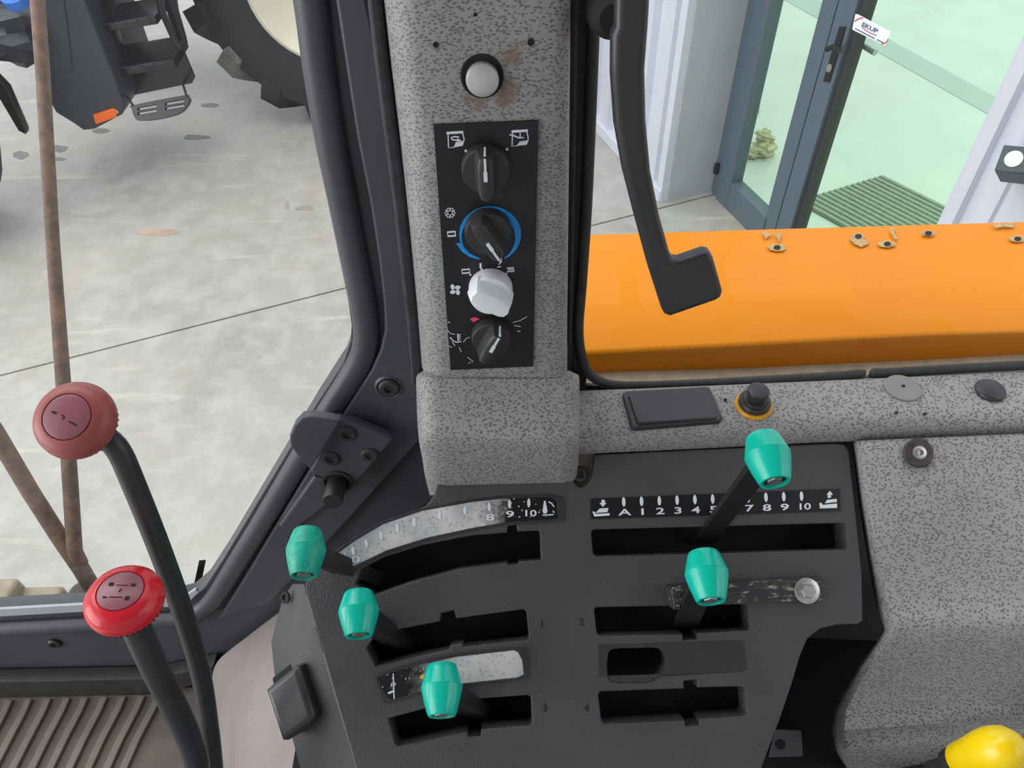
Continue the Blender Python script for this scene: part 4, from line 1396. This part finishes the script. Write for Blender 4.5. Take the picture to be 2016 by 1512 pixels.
def gear_lever(label, ctr, depth, nv, mat, shaft, rad, cap_mark):
    c = PD(*ctr, depth)
    ax = (RM @ V(nv)).normalized()
    t = thing('gear_lever', label, 'lever', shaft[-1], 'gear levers with red knobs')
    prof = [(.010, -.020), (.0135, -.017), (.0185, -.011), (.0225, -.0065), (.0225, -.0035), (.0243, -.003), (.0248, .0005), (.0238, .005), (.0212, .009), (.0175, .0113), (.0150, .0118), (.0143, .0108), (0, .0108)]
    kb = mk('knob', lathe(prof, c, ax, 48), M[mat], t, smooth=50)
    a = ax.orthogonal().normalized()
    b = ax.cross(a)
    for k in range(40):
        an = 2 * math.pi * k / 40
        d = a * math.cos(an) + b * math.sin(an)
        mk('grip_notch', box(c + d * .0226 - ax * .005, [d, ax, ax.cross(d)], (.0006, .0016, .0006)), M['deep'], kb, smooth=0)
    cp = mk('cap_disc', lathe([(.0140, .0108), (.0140, .0118), (.0132, .0122), (0, .0124)], c, ax, 36), M['cap'], kb, smooth=40)
    xr = (RM @ V((1, 0, 0)))
    xr = (xr - ax * xr.dot(ax)).normalized()
    yr = ax.cross(xr)
    CF = Fr(c + ax * .0126 - CAM, xr, yr)
    g = []
    for s in cap_mark:
        pts = [CF.w(u, v, 0) for u, v in s[0]]
        wv = s[1]
        for p, q_ in zip(pts, pts[1:]):
            d = (q_ - p)
            sd = ax.cross(d).normalized() * wv
            g.append(([p + sd, p - sd, q_ - sd, q_ + sd], [(0, 1, 2, 3)]))
    mk('shift_print', join(*g), M['deep'], cp, smooth=0)
    sp = smoothpath(shaft, 5)
    mk('shaft', tube(sp, rad, 16), M['black'], t)
    return t


k1 = PD(150, 828, .485)
gear_lever('faded dull red knob on a long black lever, before the concrete', (150, 828), .485, (.04, .195, .78), 'wornred',
           [k1 + (PD(178, 838, .50) - k1) * .6, PD(200, 856, .505), PD(232, 885, .51), PD(262, 950, .525), PD(318, 1090, .56), PD(368, 1230, .60), PD(396, 1330, .63), PD(412, 1430, .66), PD(424, 1540, .70), PD(440, 1760, .86)], .0078,
           [([(-.009, .003), (-.006, .002)], .0006), ([(-.003, .001), (-.001, 0), (-.002, -.002)], .0004), ([(.002, -.003), (.007, -.0055)], .0004)])
k2 = PD(246, 1182, .51)
gear_lever('bright glossy red knob on the shorter black lever above the ribbed mat', (246, 1182), .51, (.087, .72, .68), 'red',
           [k2 + (PD(262, 1220, .53) - k2) * .4, PD(280, 1262, .535), PD(312, 1330, .555), PD(350, 1405, .58), PD(376, 1465, .605), PD(392, 1540, .64), PD(410, 1760, .82)], .0095,
           [([(-.0085, .004), (-.0055, .004)], .0012), ([(-.004, .0035), (.004, .0038)], .00025), ([(.0055, .0042), (.0085, .0042)], .001), ([(-.009, -.0055), (-.0065, -.0055)], .0006), ([(-.005, -.0053), (.0035, -.005)], .00035),
            ([(.005, -.0055), (.0078, -.0055)], .0014), ([(-.0005, .0008), (.0008, .0008), (-.0005, -.0012), (.0008, -.0012)], .0003)])

# =================================================================== rusty rods outside the front window
rr = thing('mirror_support', 'rusty brown rod support meeting at a foot outside the glass', 'bracket', PD(172, 1160, 1.14))
mk('rod', tube([PD(66, -200, .98), PD(72, -20, .985), PD(84, 140, 1.0), PD(104, 480, 1.03), PD(128, 800, 1.07), PD(139, 960, 1.09), PD(147, 1085, 1.11), PD(158, 1110, 1.12)], [.0088, .0088, .0086, .0085, .0098, .0102, .0105, .011], 14), M['rust'], rr)
mk('rod', tube([PD(-420, 240, .9), PD(-120, 690, 1.0), PD(-10, 850, 1.04), PD(60, 968, 1.08), PD(120, 1062, 1.11), PD(160, 1120, 1.12), PD(182, 1158, 1.14)], .0115, 14), M['rust'], rr)
fo = PD(172, 1178, 1.15)
mk('foot', lathe([(.022, -.03), (.022, .006), (.019, .02), (.012, .026)], fo, (0, -.1, 1), 24), M['matbase'], rr)
lg = thing('outer_ledge', 'dusty beige moulded ledge outside the lower edge of the glass', 'ledge', PY(50, 1220, .56))
mk('ledge_lower', box(PY(30, 1190, .555) + V((-.09, .0, -.018)), XYZ, (.15, .03, .018)), M['beige'], lg, bevel=.006)
mk('ledge_upper', box(PY(-10, 1170, .565) + V((-.07, .0, -.006)), XYZ, (.10, .022, .016)), M['beige'], lg, bevel=.006)
